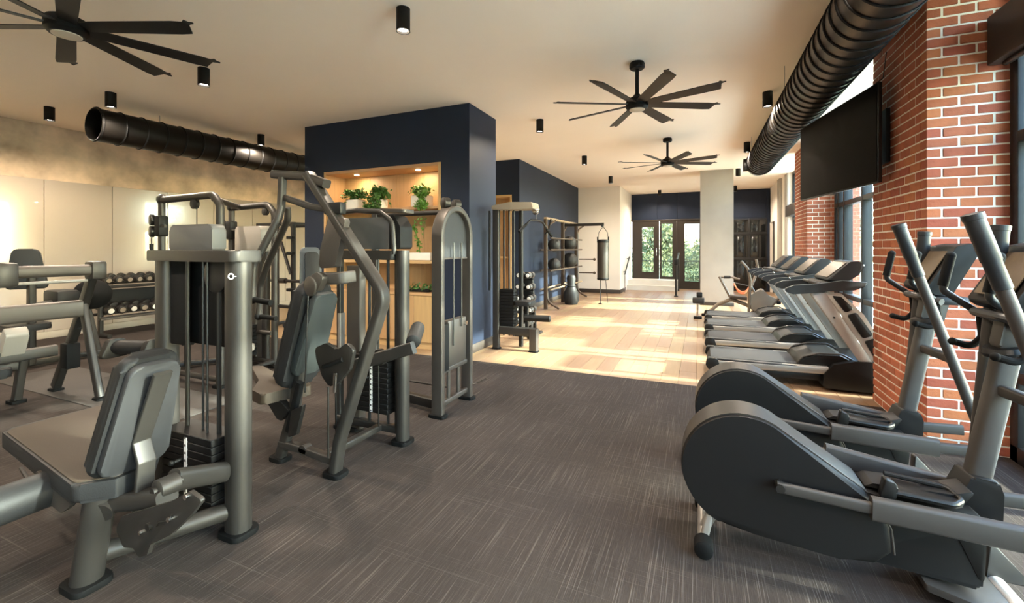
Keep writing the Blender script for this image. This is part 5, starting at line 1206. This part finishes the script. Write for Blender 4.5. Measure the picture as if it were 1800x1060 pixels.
b = BM(); tube(b, [P_(1264, 487), P_(1285, 487), P_(1300, 491)], .024, .05, 8); sh_ = obj('seat_handle', b, BKM, t)
b = BM(); cyl(b, P_(1272, 487), P_(1284, 487), .034, n=10); obj('grip', b, DARKM, sh_)
b = BM(); rtube(b, [P_(1283, 521), P_(1312, 524)], .30, .07, r=.02, up=(0, 0, 1)); obj('seat_pad', b, VINYLB, t)
b = BM(); tube(b, [P_(1303, 459, -.15), P_(1315, 472, -.15), P_(1319, 494, -.1), P_(1316, 552, -.1)], .028, .2, 10); obj('handle_arm', b, BKM, t)
b = BM(); tube(b, [P_(1329, 456, .15), P_(1332, 472, .15), P_(1326, 490, .1), P_(1318, 510)], .026, .2, 10); obj('handle_arm', b, BKM, t)
sc_ = [P_(x, y, -.08) for x, y in ((1318, 520), (1340, 507), (1352, 520), (1366, 526), (1350, 546), (1322, 548))]
b = BM(); prism(b, rpoly(sc_, .05), (0, .2, 0), .03, 3); obj('drive_housing', b, mat('bike_housing', (140, 132, 120), .4, .2), t)
b = BM(); tube(b, [P_(1372, 520), P_(1345, 550), P_(1320, 549)], .035, .08, 10); tube(b, [P_(1345, 548), P_(1347, 558)], .03, 0, 8); obj('front_beam', b, BKM, t)
b = BM(); cyl(b, P_(1320, 503, -.02), P_(1342, 540, -.02), .02, n=8); obj('strut', b, BKM, t)
b = BM(); box2(b, P_(1365, 529)+V(0, -.06, 0), P_(1372, 535)+V(0, .06, 0), .01); obj('pedal', b, BLACK, t)
t = thing('coiled_rope', 'orange rope hanging coiled behind the exercise bike', 'rope', tuple(py(1303, 512, 13.9)))
b = BM(); r0 = py(1290, 500, 13.9); r1 = py(1318, 505, 13.9)
for k in range(3):
    tube(b, [r0+V(0, .02*k, .02*k), r0.lerp(r1, .3)+V(0, .02*k, -.16-.03*k), r0.lerp(r1, .7)+V(0, .02*k, -.16-.03*k), r1+V(0, .02*k, .02*k)], .018, .2, 8)
obj('rope_loops', b, mat('orange_rope', (168, 84, 52), .8, var=.15, scale=30), t)
b = BM(); tube(b, [V(.84, 13.78, r0.z+.05), r0+V(0, 0, .05), r1+V(0, 0, .03)], .012, .03, 8); obj('hook_bar', b, DARKM, t)
q = pz(1226, 560)
t = thing('floor_stand', 'small grey roller stand left of the concrete column base', 'stand', (q.x, q.y, 0))
b = BM(); box2(b, (q.x-.08, q.y-.08, 0), (q.x+.09, q.y+.08, .05), .015); obj('foot', b, RUBBER, t)
b = BM(); cyl(b, (q.x, q.y, .04), (q.x, q.y, .36), .022, n=10); obj('post', b, CHROME, t)
b = BM(); box2(b, (q.x-.10, q.y-.1, .34), (q.x+.14, q.y+.1, .47), .02); obj('tray', b, FRAME, t)
b = BM(); box2(b, (q.x-.02, q.y-.05, .47), (q.x+.1, q.y+.05, .58), .02); obj('counterweight', b, BLACK, t)
# handrails by the landing
t = thing('handrail', 'short wall handrail on the white block beside the landing', 'handrail', (WX1, 16.0, 0))
b = BM(); tube(b, [(WX1+.08, 15.6, .62), (WX1+.08, 16.7, 1.22)], .025, n=10); obj('rail', b, DARKM, t)
b = BM(); cyl(b, (WX1, 16.6, 1.15), (WX1+.08, 16.6, 1.16), .014, n=8); cyl(b, (WX1, 15.8, .70), (WX1+.08, 15.8, .72), .014, n=8); obj('bracket', b, DARKM, t)
b = BM(); cyl(b, (WX1+.08, 15.6, .0), (WX1+.08, 15.6, .63), .02, n=8); obj('post', b, CHROME, t)
t = thing('railing_post', 'dark free-standing rail with post at the right of the landing', 'handrail', (-.68, 14.9, 0))
b = BM(); rtube(b, [(-.68, 14.9, .02), (-.68, 14.9, 1.02)], .06, .06, up=(0, 1, 0)); obj('post', b, DARKM, t)
b = BM(); box2(b, (-.74, 14.84, 0), (-.62, 14.96, .03), .008); obj('base_plate', b, DARKM, t)
b = BM(); rtube(b, [(-.68, 14.86, 1.03), (-.68, 16.85, 1.36)], .05, .05); obj('rail', b, DARKM, t)
b = BM(); rtube(b, [(-.68, 16.8, .0), (-.68, 16.8, 1.35)], .05, .05, up=(0, 1, 0)); obj('post', b, DARKM, t)
b = BM(); box2(b, (-.74, 14.82, 1.0), (-.62, 14.95, 1.2), .02); obj('post_head', b, BLACK, t)
